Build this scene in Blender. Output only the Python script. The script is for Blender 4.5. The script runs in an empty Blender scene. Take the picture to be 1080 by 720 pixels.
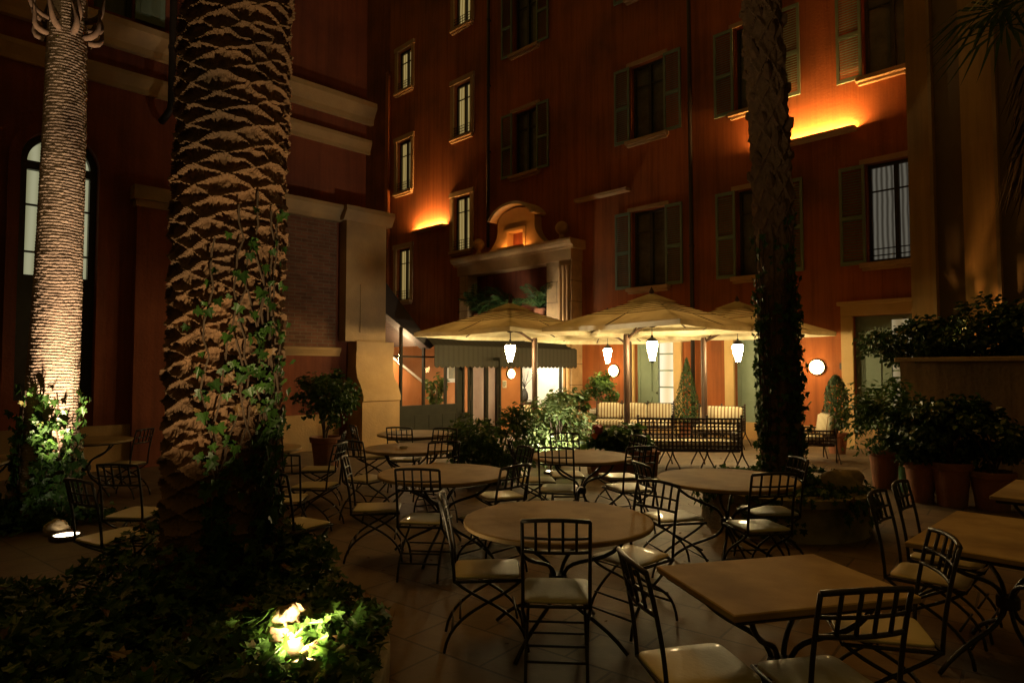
import bpy, math, random
from math import sin, cos, pi, radians as R, sqrt, atan2
from mathutils import Vector, Matrix
random.seed(7)
D = bpy.data
SC = bpy.context.scene
COL = SC.collection
SQ = math.sqrt(.5)

# ------------------------------------------------------------------ camera, world, sun, exposure
CAMH, FPX, PITCH = 1.68, 690.0, 2.5
cam = D.objects.new('camera', D.cameras.new('camera')); COL.objects.link(cam)
cam.location = (0, 0, CAMH); cam.rotation_euler = (R(90 + PITCH), 0, 0)
cam.data.sensor_width = 36; cam.data.lens = 36 * FPX / 1080
cam.data.clip_start = .05; cam.data.clip_end = 400
SC.camera = cam
SC.view_settings.view_transform = 'Standard'; SC.view_settings.look = 'None'
SC.view_settings.exposure = 0; SC.view_settings.gamma = 1
SUN_EL, SUN_AZ = 62, -22            # azimuth measured from +Y towards +X
W = D.worlds.new('World'); SC.world = W; W.use_nodes = True
nt = W.node_tree; bgn = nt.nodes['Background']
sky = nt.nodes.new('ShaderNodeTexSky'); sky.sky_type = 'NISHITA'; sky.sun_disc = False
sky.sun_elevation = R(SUN_EL); sky.sun_rotation = R(SUN_AZ); sky.dust_density = 6
tint = nt.nodes.new('ShaderNodeMixRGB'); tint.blend_type = 'MULTIPLY'; tint.inputs[0].default_value = 1
tint.inputs[2].default_value = (1, .52, .075, 1)
nt.links.new(sky.outputs[0], tint.inputs[1]); nt.links.new(tint.outputs[0], bgn.inputs[0])
bgn.inputs[1].default_value = .029
sl = D.lights.new('sun', 'SUN'); sl.energy = .08; sl.angle = R(1.5); sl.color = (1, .58, .18)
so = D.objects.new('sun', sl); COL.objects.link(so)
dv = Vector((sin(R(SUN_AZ)) * cos(R(SUN_EL)), cos(R(SUN_AZ)) * cos(R(SUN_EL)), sin(R(SUN_EL))))
so.rotation_euler = dv.to_track_quat('Z', 'Y').to_euler(); so.location = dv * 40
SC.cycles.use_denoising = True
SC.cycles.max_bounces = 6; SC.cycles.diffuse_bounces = 3; SC.cycles.glossy_bounces = 3
SC.cycles.transmission_bounces = 6; SC.cycles.transparent_max_bounces = 12
SC.cycles.sample_clamp_indirect = 4
SC.cycles.caustics_reflective = False; SC.cycles.caustics_refractive = False

# ------------------------------------------------------------------ object helpers
def tag(o, label=None, cat=None, group=None, kind=None):
    if label: o['label'] = label
    if cat: o['category'] = cat
    if group: o['group'] = group
    if kind: o['kind'] = kind
    return o

def thing(name, label, cat, loc=(0, 0, 0), rz=0, group=None):
    o = D.objects.new(name, None); COL.objects.link(o)
    o.empty_display_size = .1
    o.location = loc; o.rotation_euler = (0, 0, R(rz))
    return tag(o, label, cat, group)

def dup(root, loc, rz, label=None, group=None):
    def cp(o, par):
        c = o.copy(); COL.objects.link(c); c.parent = par
        for ch in [x for x in KIDS.get(o.name, [])]:
            c2 = cp(ch, c); KIDS.setdefault(c.name, []).append(c2)
        return c
    r = cp(root, None)
    r.location = loc; r.rotation_euler = (0, 0, R(rz))
    if label: r['label'] = label
    if group: r['group'] = group
    return r
KIDS = {}

class MB:
    def __init__(s): s.v = []; s.f = []; s.mi = []; s.m = Matrix.Identity(4); s.cur = 0
    def add(s, vs, fs):
        b = len(s.v); M = s.m
        s.v += [tuple(M @ Vector(p)) for p in vs]
        s.f += [tuple(i + b for i in f) for f in fs]; s.mi += [s.cur] * len(fs)
        return s
    def box(s, c, d, rz=0, rx=0, ry=0):
        x, y, z = (k / 2 for k in d)
        rm = Matrix.Translation(c) @ Matrix.Rotation(rz, 4, 'Z') @ Matrix.Rotation(ry, 4, 'Y') @ Matrix.Rotation(rx, 4, 'X')
        vs = [rm @ Vector((a, b, e)) for a in (-x, x) for b in (-y, y) for e in (-z, z)]
        return s.add(vs, [(0, 1, 3, 2), (4, 6, 7, 5), (0, 4, 5, 1), (2, 3, 7, 6), (0, 2, 6, 4), (1, 5, 7, 3)])
    def bx(s, x0, x1, y0, y1, z0, z1): return s.box(((x0 + x1) / 2, (y0 + y1) / 2, (z0 + z1) / 2), (x1 - x0, y1 - y0, z1 - z0))
    def bev(s, x0, x1, y0, y1, z0, z1, b=.006):
        # box with chamfered edges: three nested cross sections
        xs = (x0, x0 + b, x1 - b, x1); 
        rings = [(z0, b), (z0 + b, 0), (z1 - b, 0), (z1, b)]
        vs = []
        for z, i in rings:
            X0, X1, Y0, Y1 = x0 + i, x1 - i, y0 + i, y1 - i
            vs += [(X0 + b, Y0, z), (X1 - b, Y0, z), (X1, Y0 + b, z), (X1, Y1 - b, z), (X1 - b, Y1, z), (X0 + b, Y1, z), (X0, Y1 - b, z), (X0, Y0 + b, z)]
        fs = [tuple(range(7, -1, -1)), tuple(range(24, 32))]
        for k in range(3):
            for j in range(8):
                a, c = k * 8 + j, k * 8 + (j + 1) % 8
                fs.append((a, c, c + 8, a + 8))
        return s.add(vs, fs)
    def tube(s, pts, r, n=8, caps=True):
        pts = [Vector(p) for p in pts]
        rs = r if isinstance(r, (list, tuple)) else [r] * len(pts)
        vs = []; fs = []
        t0 = (pts[1] - pts[0]).normalized()
        up = Vector((0, 0, 1)) if abs(t0.z) < .9 else Vector((1, 0, 0))
        nx = t0.cross(up).normalized()
        for i, p in enumerate(pts):
            t = (pts[min(i + 1, len(pts) - 1)] - pts[max(i - 1, 0)]).normalized()
            nx = (nx - t * nx.dot(t)).normalized(); ny = t.cross(nx)
            for k in range(n):
                a = 2 * pi * k / n
                vs.append(p + (nx * cos(a) + ny * sin(a)) * rs[i])
        for i in range(len(pts) - 1):
            for k in range(n):
                a = i * n + k; b = i * n + (k + 1) % n
                fs.append((a, b, b + n, a + n))
        if caps:
            fs.append(tuple(range(n - 1, -1, -1))); fs.append(tuple(range((len(pts) - 1) * n, len(pts) * n)))
        return s.add(vs, fs)
    def lathe(s, prof, n=24, c=(0, 0, 0), sx=1, sy=1):
        vs = []; fs = []
        for r, z in prof:
            for k in range(n):
                a = 2 * pi * k / n; vs.append((c[0] + r * cos(a) * sx, c[1] + r * sin(a) * sy, c[2] + z))
        for i in range(len(prof) - 1):
            for k in range(n):
                a = i * n + k; b = i * n + (k + 1) % n
                fs.append((a, b, b + n, a + n))
        if prof[0][0] > 1e-5: fs.append(tuple(range(n - 1, -1, -1)))
        if prof[-1][0] > 1e-5: fs.append(tuple(range((len(prof) - 1) * n, len(prof) * n)))
        return s.add(vs, fs)
    def prism(s, poly, y0, y1):           # polygon in XZ (ccw seen from -Y) extruded along Y
        n = len(poly)
        vs = [(x, y0, z) for x, z in poly] + [(x, y1, z) for x, z in poly]
        fs = [tuple(range(n)), tuple(range(2 * n - 1, n - 1, -1))]
        fs += [(i, i + n, (i + 1) % n + n, (i + 1) % n) for i in range(n)]
        return s.add(vs, fs)
    def slab(s, poly, z0, z1):            # polygon in XY extruded along Z
        n = len(poly)
        vs = [(x, y, z0) for x, y in poly] + [(x, y, z1) for x, y in poly]
        fs = [tuple(range(n - 1, -1, -1)), tuple(range(n, 2 * n))]
        fs += [(i, (i + 1) % n, (i + 1) % n + n, i + n) for i in range(n)]
        return s.add(vs, fs)
    def profile_x(s, prof, x0, x1):       # profile (y,z) swept along X
        n = len(prof)
        vs = [(x0, y, z) for y, z in prof] + [(x1, y, z) for y, z in prof]
        fs = [tuple(range(n)), tuple(range(2 * n - 1, n - 1, -1))]
        fs += [(i, i + n, (i + 1) % n + n, (i + 1) % n) for i in range(n)]
        return s.add(vs, fs)
    def build(s, name, mat, parent=None, smooth=False, loc=None, rz=None, auto=None):
        me = D.meshes.new(name); me.from_pydata(s.v, [], s.f)
        mats = mat if isinstance(mat, (list, tuple)) else [mat]
        for m in mats: me.materials.append(m)
        if len(mats) > 1: me.polygons.foreach_set('material_index', s.mi)
        if smooth: me.polygons.foreach_set('use_smooth', [True] * len(me.polygons))
        me.update()
        if auto is not None: me.set_sharp_from_angle(angle=R(auto))
        o = D.objects.new(name, me); COL.objects.link(o)
        if parent is not None:
            o.parent = parent; KIDS.setdefault(parent.name, []).append(o)
        if loc is not None: o.location = loc
        if rz is not None: o.rotation_euler = (0, 0, R(rz))
        return o

def bez(p0, p1, p2, p3, n=12):
    p0, p1, p2, p3 = map(Vector, (p0, p1, p2, p3)); out = []
    for i in range(n + 1):
        t = i / n; u = 1 - t
        out.append(p0 * u ** 3 + p1 * 3 * u * u * t + p2 * 3 * u * t * t + p3 * t ** 3)
    return out

def light(name, kind, loc, energy, color, aim=None, **kw):
    l = D.lights.new(name, kind); l.energy = energy; l.color = color
    for k, v in kw.items(): setattr(l, k, v)
    o = D.objects.new(name, l); COL.objects.link(o); o.location = loc
    if aim is not None: o.rotation_euler = (Vector(aim) - Vector(loc)).to_track_quat('-Z', 'Y').to_euler()
    return o

# ------------------------------------------------------------------ materials
def mat(name, col, rough=.7, col2=None, scale=6, mix=.5, bump=0, bscale=40, metal=0, detail=6, spec=.5, stain=None, stscale=.6, coat=0, streak=0):
    m = D.materials.new(name); m.use_nodes = True; n = m.node_tree; p = n.nodes['Principled BSDF']
    p.inputs['Roughness'].default_value = rough; p.inputs['Metallic'].default_value = metal
    p.inputs['Specular IOR Level'].default_value = spec
    p.inputs['Coat Weight'].default_value = coat
    tc = n.nodes.new('ShaderNodeTexCoord')
    if col2 is None: col2 = tuple(c * .6 for c in col)
    no = n.nodes.new('ShaderNodeTexNoise'); no.inputs['Scale'].default_value = scale; no.inputs['Detail'].default_value = detail
    no.inputs['Roughness'].default_value = .65
    n.links.new(tc.outputs['Object'], no.inputs['Vector'])
    cr = n.nodes.new('ShaderNodeValToRGB'); e = cr.color_ramp.elements
    e[0].position = .5 - mix * .4; e[1].position = .5 + mix * .4
    e[0].color = (*col2, 1); e[1].color = (*col, 1)
    n.links.new(no.outputs['Fac'], cr.inputs['Fac'])
    out = cr.outputs['Color']
    if stain:
        n2 = n.nodes.new('ShaderNodeTexNoise'); n2.inputs['Scale'].default_value = stscale; n2.inputs['Detail'].default_value = 8
        n.links.new(tc.outputs['Object'], n2.inputs['Vector'])
        c2 = n.nodes.new('ShaderNodeValToRGB'); c2.color_ramp.elements[0].position = .42; c2.color_ramp.elements[1].position = .68
        n.links.new(n2.outputs['Fac'], c2.inputs['Fac'])
        mx = n.nodes.new('ShaderNodeMixRGB'); mx.inputs[2].default_value = (*stain, 1)
        n.links.new(c2.outputs['Color'], mx.inputs[0]); n.links.new(out, mx.inputs[1]); out = mx.outputs[0]
    if streak:
        mp = n.nodes.new('ShaderNodeMapping'); mp.inputs['Scale'].default_value = (3.5, 3.5, .16); n4 = n.nodes.new('ShaderNodeTexNoise'); n4.inputs['Scale'].default_value = 1.6; n4.inputs['Detail'].default_value = 9
        n4.inputs['Roughness'].default_value = .7
        n.links.new(tc.outputs['Object'], mp.inputs[0]); n.links.new(mp.outputs[0], n4.inputs['Vector'])
        c4 = n.nodes.new('ShaderNodeValToRGB'); c4.color_ramp.elements[0].position = .36; c4.color_ramp.elements[0].color = (.42, .40, .38, 1); c4.color_ramp.elements[1].position = .56
        m4 = n.nodes.new('ShaderNodeMixRGB'); m4.blend_type = 'MULTIPLY'; m4.inputs[0].default_value = streak
        n.links.new(n4.outputs['Fac'], c4.inputs[0]); n.links.new(out, m4.inputs[1]); n.links.new(c4.outputs[0], m4.inputs[2]); out = m4.outputs[0]
    n.links.new(out, p.inputs['Base Color'])
    if bump:
        b = n.nodes.new('ShaderNodeBump'); b.inputs['Strength'].default_value = bump; b.inputs['Distance'].default_value = .02
        n3 = n.nodes.new('ShaderNodeTexNoise'); n3.inputs['Scale'].default_value = bscale; n3.inputs['Detail'].default_value = 8
        n.links.new(tc.outputs['Object'], n3.inputs['Vector'])
        n.links.new(n3.outputs['Fac'], b.inputs['Height']); n.links.new(b.outputs['Normal'], p.inputs['Normal'])
    return m

def emis(name, col, strength, col2=None, wave=None):
    m = D.materials.new(name); m.use_nodes = True; n = m.node_tree; n.nodes.clear()
    o = n.nodes.new('ShaderNodeOutputMaterial'); e = n.nodes.new('ShaderNodeEmission')
    e.inputs[0].default_value = (*col, 1); e.inputs[1].default_value = strength
    if wave:
        tc = n.nodes.new('ShaderNodeTexCoord'); w = n.nodes.new('ShaderNodeTexWave'); w.inputs['Scale'].default_value = wave
        w.inputs['Distortion'].default_value = 2.5; w.inputs['Detail Scale'].default_value = .4
        cr = n.nodes.new('ShaderNodeValToRGB'); cr.color_ramp.elements[0].color = (*col2, 1); cr.color_ramp.elements[1].color = (*col, 1)
        n.links.new(tc.outputs['Object'], w.inputs['Vector']); n.links.new(w.outputs['Fac'], cr.inputs['Fac']); n.links.new(cr.outputs[0], e.inputs[0])
    n.links.new(e.outputs[0], o.inputs[0]); return m

def leafmat(name, c1, c2, trans=.25, rough=.4):
    m = D.materials.new(name); m.use_nodes = True; n = m.node_tree; n.nodes.clear()
    o = n.nodes.new('ShaderNodeOutputMaterial'); p = n.nodes.new('ShaderNodeBsdfPrincipled'); t = n.nodes.new('ShaderNodeBsdfTranslucent')
    g = n.nodes.new('ShaderNodeNewGeometry'); cr = n.nodes.new('ShaderNodeValToRGB'); mx = n.nodes.new('ShaderNodeMixShader')
    cr.color_ramp.elements[0].color = (*c1, 1); cr.color_ramp.elements[1].color = (*c2, 1)
    k = cr.color_ramp.elements.new(.93); k.color = (*c2, 1); cr.color_ramp.elements[-1].color = (c2[0] * 1.45, c2[1] * 1.3, c2[2], 1)
    n.links.new(g.outputs['Random Per Island'], cr.inputs['Fac'])
    p.inputs['Roughness'].default_value = rough; p.inputs['Specular IOR Level'].default_value = .45
    n.links.new(cr.outputs[0], p.inputs['Base Color']); n.links.new(cr.outputs[0], t.inputs[0])
    mx.inputs[0].default_value = trans
    n.links.new(p.outputs[0], mx.inputs[1]); n.links.new(t.outputs[0], mx.inputs[2]); n.links.new(mx.outputs[0], o.inputs[0])
    return m

def fabric(name, col, trans=.4):
    m = D.materials.new(name); m.use_nodes = True; n = m.node_tree; n.nodes.clear()
    o = n.nodes.new('ShaderNodeOutputMaterial'); d = n.nodes.new('ShaderNodeBsdfDiffuse'); t = n.nodes.new('ShaderNodeBsdfTranslucent'); mx = n.nodes.new('ShaderNodeMixShader')
    tc = n.nodes.new('ShaderNodeTexCoord'); no = n.nodes.new('ShaderNodeTexNoise'); no.inputs['Scale'].default_value = 2.5; no.inputs['Detail'].default_value = 6
    cr = n.nodes.new('ShaderNodeValToRGB'); cr.color_ramp.elements[0].color = (col[0] * .72, col[1] * .68, col[2] * .6, 1); cr.color_ramp.elements[1].color = (*col, 1)
    cr.color_ramp.elements[0].position = .3; cr.color_ramp.elements[1].position = .62
    n.links.new(tc.outputs['Object'], no.inputs['Vector']); n.links.new(no.outputs['Fac'], cr.inputs['Fac'])
    n.links.new(cr.outputs[0], d.inputs[0])
    tm = n.nodes.new('ShaderNodeMixRGB'); tm.blend_type = 'MULTIPLY'; tm.inputs[0].default_value = 1; tm.inputs[2].default_value = (.75, .52, .28, 1)
    n.links.new(cr.outputs[0], tm.inputs[1]); n.links.new(tm.outputs[0], t.inputs[0])
    mx.inputs[0].default_value = trans
    n.links.new(d.outputs[0], mx.inputs[1]); n.links.new(t.outputs[0], mx.inputs[2]); n.links.new(mx.outputs[0], o.inputs[0]); return m

def glassmat(name, tint=(1, 1, 1), refl=.08):
    m = D.materials.new(name); m.use_nodes = True; n = m.node_tree; n.nodes.clear()
    o = n.nodes.new('ShaderNodeOutputMaterial'); t = n.nodes.new('ShaderNodeBsdfTransparent'); g = n.nodes.new('ShaderNodeBsdfGlossy'); mx = n.nodes.new('ShaderNodeMixShader')
    f = n.nodes.new('ShaderNodeFresnel'); f.inputs[0].default_value = 1.5
    t.inputs[0].default_value = (*tint, 1); g.inputs['Roughness'].default_value = .02
    n.links.new(f.outputs[0], mx.inputs[0]); n.links.new(t.outputs[0], mx.inputs[1]); n.links.new(g.outputs[0], mx.inputs[2]); n.links.new(mx.outputs[0], o.inputs[0]); return m

def brickmat(name, c1, c2, mortar, bw, bh, ms=.012, rough=.85, bump=.5, rot=None, off=.5):
    m = D.materials.new(name); m.use_nodes = True; n = m.node_tree; p = n.nodes['Principled BSDF']; p.inputs['Roughness'].default_value = rough
    tc = n.nodes.new('ShaderNodeTexCoord'); mp = n.nodes.new('ShaderNodeMapping')
    if rot: mp.inputs['Rotation'].default_value = rot
    b = n.nodes.new('ShaderNodeTexBrick'); b.inputs['Scale'].default_value = 1; b.offset = off
    b.inputs['Brick Width'].default_value = bw; b.inputs['Row Height'].default_value = bh; b.inputs['Mortar Size'].default_value = ms
    b.inputs['Color1'].default_value = (*c1, 1); b.inputs['Color2'].default_value = (*c2, 1); b.inputs['Mortar'].default_value = (*mortar, 1)
    no = n.nodes.new('ShaderNodeTexNoise'); no.inputs['Scale'].default_value = 3.2; no.inputs['Detail'].default_value = 10; no.inputs['Roughness'].default_value = .7
    n.links.new(tc.outputs['Object'], mp.inputs['Vector']); n.links.new(mp.outputs[0], b.inputs['Vector']); n.links.new(tc.outputs['Object'], no.inputs['Vector'])
    cr = n.nodes.new('ShaderNodeValToRGB'); cr.color_ramp.elements[0].position = .3; cr.color_ramp.elements[0].color = (.45, .42, .4, 1); cr.color_ramp.elements[1].position = .7
    n.links.new(no.outputs['Fac'], cr.inputs[0])
    mx = n.nodes.new('ShaderNodeMixRGB'); mx.blend_type = 'MULTIPLY'; mx.inputs[0].default_value = .8
    n.links.new(b.outputs['Color'], mx.inputs[1]); n.links.new(cr.outputs[0], mx.inputs[2]); n.links.new(mx.outputs[0], p.inputs['Base Color'])
    ad = n.nodes.new('ShaderNodeMath'); ad.operation = 'MULTIPLY_ADD'; ad.inputs[1].default_value = -1.0
    n.links.new(b.outputs['Fac'], ad.inputs[0]); n.links.new(no.outputs['Fac'], ad.inputs[2])
    bp = n.nodes.new('ShaderNodeBump'); bp.inputs['Strength'].default_value = bump; bp.inputs['Distance'].default_value = .012
    n.links.new(ad.outputs[0], bp.inputs['Height']); n.links.new(bp.outputs[0], p.inputs['Normal'])
    return m

def stripemat(name, c1, c2, period, axis='X'):
    m = D.materials.new(name); m.use_nodes = True; n = m.node_tree; p = n.nodes['Principled BSDF']; p.inputs['Roughness'].default_value = .9
    tc = n.nodes.new('ShaderNodeTexCoord'); sp = n.nodes.new('ShaderNodeSeparateXYZ'); n.links.new(tc.outputs['Object'], sp.inputs[0])
    a = n.nodes.new('ShaderNodeMath'); a.operation = 'DIVIDE'; a.inputs[1].default_value = period
    b = n.nodes.new('ShaderNodeMath'); b.operation = 'FRACT'; c = n.nodes.new('ShaderNodeMath'); c.operation = 'GREATER_THAN'; c.inputs[1].default_value = .62; p.inputs['Specular IOR Level'].default_value = .1
    n.links.new(sp.outputs[axis], a.inputs[0]); n.links.new(a.outputs[0], b.inputs[0]); n.links.new(b.outputs[0], c.inputs[0])
    mx = n.nodes.new('ShaderNodeMixRGB'); mx.inputs[1].default_value = (*c1, 1); mx.inputs[2].default_value = (*c2, 1)
    n.links.new(c.outputs[0], mx.inputs[0]); n.links.new(mx.outputs[0], p.inputs['Base Color']); return m

M = {}
M['facade'] = mat('red_plaster', (.50, .145, .032), .88, (.37, .10, .024), 1.2, .9, .35, 18, stain=(.22, .075, .022), stscale=.6, streak=.6)
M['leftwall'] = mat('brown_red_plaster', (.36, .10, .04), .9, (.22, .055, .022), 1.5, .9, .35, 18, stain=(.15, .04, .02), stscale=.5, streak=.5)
M['stone'] = mat('ochre_stone', (.60, .37, .15), .8, (.45, .26, .10), 3, .8, .35, 25, stain=(.30, .19, .09), stscale=.8)
M['sill'] = mat('sill_stone', (.50, .33, .18), .8, (.36, .22, .11), 4, .8, .2, 30)
M['ashlar'] = brickmat('ashlar_stone', (.55, .37, .18), (.50, .33, .16), (.22, .13, .06), 1.2, .62, .012, .8, .5, (R(90), 0, 0))
M['cream'] = mat('cream_surround', (.66, .45, .20), .8, (.55, .36, .15), 4, .8, .2, 30)
M['brick'] = brickmat('old_brick', (.30, .12, .06), (.20, .08, .04), (.26, .17, .10), .26, .075, .010, .9, .6, (R(90), 0, 0))
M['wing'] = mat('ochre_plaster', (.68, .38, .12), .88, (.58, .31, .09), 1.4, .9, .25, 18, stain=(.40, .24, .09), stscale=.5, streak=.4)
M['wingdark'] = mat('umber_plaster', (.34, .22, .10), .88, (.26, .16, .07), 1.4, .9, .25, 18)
M['terrace'] = mat('terrace_plaster', (.42, .24, .10), .9, (.32, .17, .07), 1.3, .9, .3, 18, stain=(.20, .12, .05), stscale=.9, streak=.5)
M['shutter'] = mat('grey_green_paint', (.20, .26, .19), .6, (.15, .20, .145), 5, .8, .1, 40)
M['framewood'] = mat('dark_window_paint', (.055, .05, .04), .5)
M['sashlight'] = mat('pale_window_paint', (.30, .24, .17), .6)
M['darkglass'] = mat('dark_glass', (.17, .16, .115), .22, (.09, .085, .06), 3)
M['iron'] = mat('black_iron', (.018, .017, .016), .42, (.03, .026, .022), 30, .8, .15, 120, metal=.2)
M['rustiron'] = mat('brown_iron', (.06, .032, .02), .5, (.03, .02, .015), 25, .8, .1, 90)
M['pipe'] = mat('pipe_paint', (.03, .02, .016), .6)
M['seat'] = mat('cream_seat', (.62, .55, .36), .46, (.50, .45, .30), 8, .8, .08, 60, coat=.12, stain=(.40, .34, .22), stscale=3)
M['tabletop'] = mat('travertine_top', (.50, .36, .19), .7, (.40, .28, .14), 7, .9, .08, 60, stain=(.20, .125, .055), stscale=2.3, spec=.25)
M['ground'] = None
M['wood'] = mat('dark_wood', (.085, .04, .022), .5, (.05, .025, .014), 8, .8, .1, 60)
M['canvas'] = fabric('cream_canvas', (.84, .78, .58), .15)
M['terracotta'] = mat('terracotta', (.38, .15, .075), .85, (.27, .10, .05), 5, .9, .3, 40, stain=(.22, .12, .08), stscale=3)
M['whitepot'] = mat('white_ceramic', (.72, .68, .58), .5, (.6, .56, .46), 6, .8, .1, 40)
M['curbstone'] = mat('curb_stone', (.50, .42, .28), .85, (.34, .27, .18), 6, .9, .5, 30, stain=(.12, .11, .06), stscale=3)
M['rock'] = mat('rough_rock', (.44, .33, .20), .9, (.25, .17, .10), 7, .9, .8, 14)
M['soil'] = mat('dark_soil', (.035, .025, .016), .95, (.02, .014, .01), 9, .9, .6, 20)
M['palm_ring'] = mat('grey_palm_bark', (.44, .33, .24), .95, (.27, .19, .13), 9, .9, .5, 60, stain=(.20, .14, .10), stscale=2)
M['palm_big'] = mat('brown_palm_bark', (.30, .165, .080), .95, (.15, .085, .045), 7, .9, .7, 30, stain=(.10, .065, .04), stscale=1.4)
M['palm_dark'] = mat('dark_palm_bark', (.24, .15, .09), .95, (.14, .09, .055), 9, .9, .7, 30)
M['bark'] = mat('stem_bark', (.10, .065, .04), .9)
M['ivy'] = leafmat('ivy_leaf', (.018, .050, .009), (.050, .12, .018), .2, .45)
_e = M['ivy'].node_tree.nodes['Color Ramp'].color_ramp.elements
_e[-2].position = .955; _e[-1].position = .97; _e[-1].color = (.17, .10, .04, 1)
M['leaf_dark'] = leafmat('dark_leaf', (.018, .045, .012), (.045, .09, .022), .15, .35)
M['leaf_mid'] = leafmat('mid_leaf', (.035, .085, .02), (.09, .16, .035), .25, .4)
M['leaf_pale'] = leafmat('pale_leaf', (.10, .16, .05), (.24, .29, .12), .3, .4)
M['frond'] = leafmat('frond_leaf', (.03, .06, .018), (.06, .11, .03), .2, .45)
M['deadfrond'] = mat('dead_frond', (.20, .12, .07), .95, (.10, .06, .035), 12)
M['topiary'] = leafmat('topiary_leaf', (.02, .055, .015), (.05, .10, .025), .15, .5)
M['stripe'] = stripemat('striped_cushion', (.80, .74, .55), (.34, .22, .11), .075)
M['cushion'] = mat('cream_cushion', (.72, .64, .45), .9, (.62, .54, .36), 6)
M['glass'] = glassmat('clear_glass', (.93, .95, .9))
M['lampglass'] = emis('lantern_glow', (1, .74, .34), 240)
M['globe'] = emis('wall_lamp_glow', (1, .66, .26), 34)
M['trough'] = emis('trough_lamp', (1, .48, .13), 1050)
M['niche'] = emis('niche_lamp', (1, .40, .09), 55)
M['lens'] = emis('uplight_lens', (1, .84, .55), 20)
M['litpane'] = emis('lit_curtain', (.95, .70, .26), .36, (.50, .32, .08), 2.2)
M['archpane'] = emis('lit_arch_curtain', (.62, .60, .36), .55, (.36, .34, .17), 1.3)
M['greypane'] = emis('grey_lit_curtain', (.40, .36, .27), .26, (.12, .10, .07), 3.2)
M['dimpane'] = emis('dim_lit_room', (.75, .60, .34), .45, (.5, .36, .17), .8)
M['doorpane'] = emis('bright_door_room', (1, .86, .58), 1.15, (.85, .66, .34), .7)
M['hallpanel'] = emis('ceiling_panel', (1, .86, .62), 60)
M['whitewall'] = mat('white_plaster', (.80, .77, .70), .85, (.7, .66, .58), 3)
M['orangewall'] = mat('orange_plaster', (.50, .20, .07), .85, (.42, .16, .05), 2)
M['greenmetal'] = mat('grey_green_metal', (.040, .038, .026), .75, (.028, .027, .019), 5, spec=.12)
M['awning'] = stripemat('awning_cloth', (.055, .050, .036), (.046, .042, .030), .16)
M['pink'] = mat('pink_petal', (.62, .14, .22), .7); M['orange'] = mat('orange_petal', (.85, .25, .02), .7)
M['paper'] = mat('pale_plaque', (.72, .66, .52), .6); M['dark'] = mat('dark_paint', (.02, .018, .016), .6)
M['greenglaze'] = mat('green_glaze', (.12, .30, .16), .25, coat=.5)
M['floor_in'] = mat('inside_floor', (.35, .26, .16), .35)
M['paint'] = mat('abstract_canvas', (.20, .22, .16), .7, (.46, .36, .22), 5)

# ground: worn stone flags, brown
def groundmat():
    m = brickmat('courtyard_flags', (.20, .13, .07), (.14, .092, .05), (.07, .048, .028), .62, .41, .009, .6, .5, (0, 0, R(38)))
    return m
M['ground'] = groundmat()

# ------------------------------------------------------------------ picture <-> place
TP = math.tan(R(PITCH))
def mx_(px): return (px - 540) / FPX
FC, LC = 21.7, 17.97                 # facade: x + y = FC ; left building: y - x = LC
def SF(px, c=FC): m = mx_(px); return c * m / (1 + m) / SQ
def SL(px, c=LC): m = mx_(px); y = c / (1 - m); return m * y / SQ
def yF(px, c=FC): return c / (1 + mx_(px))
def yL(px, c=LC): return c / (1 - mx_(px))
def zz(py, y): t = (360 - py) / FPX; return CAMH + y * (t + TP) / (1 - t * TP)
def ZF(px, py, c=FC): return zz(py, yF(px, c))
def ZL(px, py, c=LC): return zz(py, yL(px, c))
def FW(s, z, n=0, c=FC): return Vector((s * SQ - n * SQ, c - s * SQ - n * SQ, z))     # point in front of the facade
def LW(s, z, n=0): return Vector((s * SQ + n * SQ, LC + s * SQ - n * SQ, z))

# ------------------------------------------------------------------ ground
g = MB(); g.add([(-40, -12, 0), (40, -12, 0), (40, 60, 0), (-40, 60, 0)], [(0, 1, 2, 3)])
tag(g.build('ground', M['ground']), kind='structure')

# ------------------------------------------------------------------ walls with openings
def holed_wall(mb, s0, s1, z0, z1, holes, depth=.28, back=True):
    xs = sorted({s0, s1, *[h[0] for h in holes], *[h[1] for h in holes]}); zs = sorted({z0, z1, *[h[2] for h in holes], *[h[3] for h in holes]})
    ins = lambda x, z: any(h[0] < x < h[1] and h[2] < z < h[3] for h in holes)
    idx = {}; vs = []; fs = []
    def V(x, z):
        if (x, z) not in idx: idx[(x, z)] = len(vs); vs.append((x, 0, z))
        return idx[(x, z)]
    for i in range(len(xs) - 1):
        for j in range(len(zs) - 1):
            if not ins((xs[i] + xs[i + 1]) / 2, (zs[j] + zs[j + 1]) / 2):
                fs.append((V(xs[i], zs[j]), V(xs[i + 1], zs[j]), V(xs[i + 1], zs[j + 1]), V(xs[i], zs[j + 1])))
    mb.add(vs, fs)
    for a, b, c, d in holes:
        mb.add([(a, 0, c), (b, 0, c), (b, 0, d), (a, 0, d), (a, depth, c), (b, depth, c), (b, depth, d), (a, depth, d)],
               [(0, 4, 5, 1), (1, 5, 6, 2), (2, 6, 7, 3), (3, 7, 4, 0)])
    mb.add([(s0, 0, z0), (s0, depth + .1, z0), (s0, depth + .1, z1), (s0, 0, z1), (s1, 0, z0), (s1, depth + .1, z0), (s1, depth + .1, z1), (s1, 0, z1)],
           [(0, 3, 2, 1), (4, 5, 6, 7), (3, 7, 6, 2)])

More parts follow.
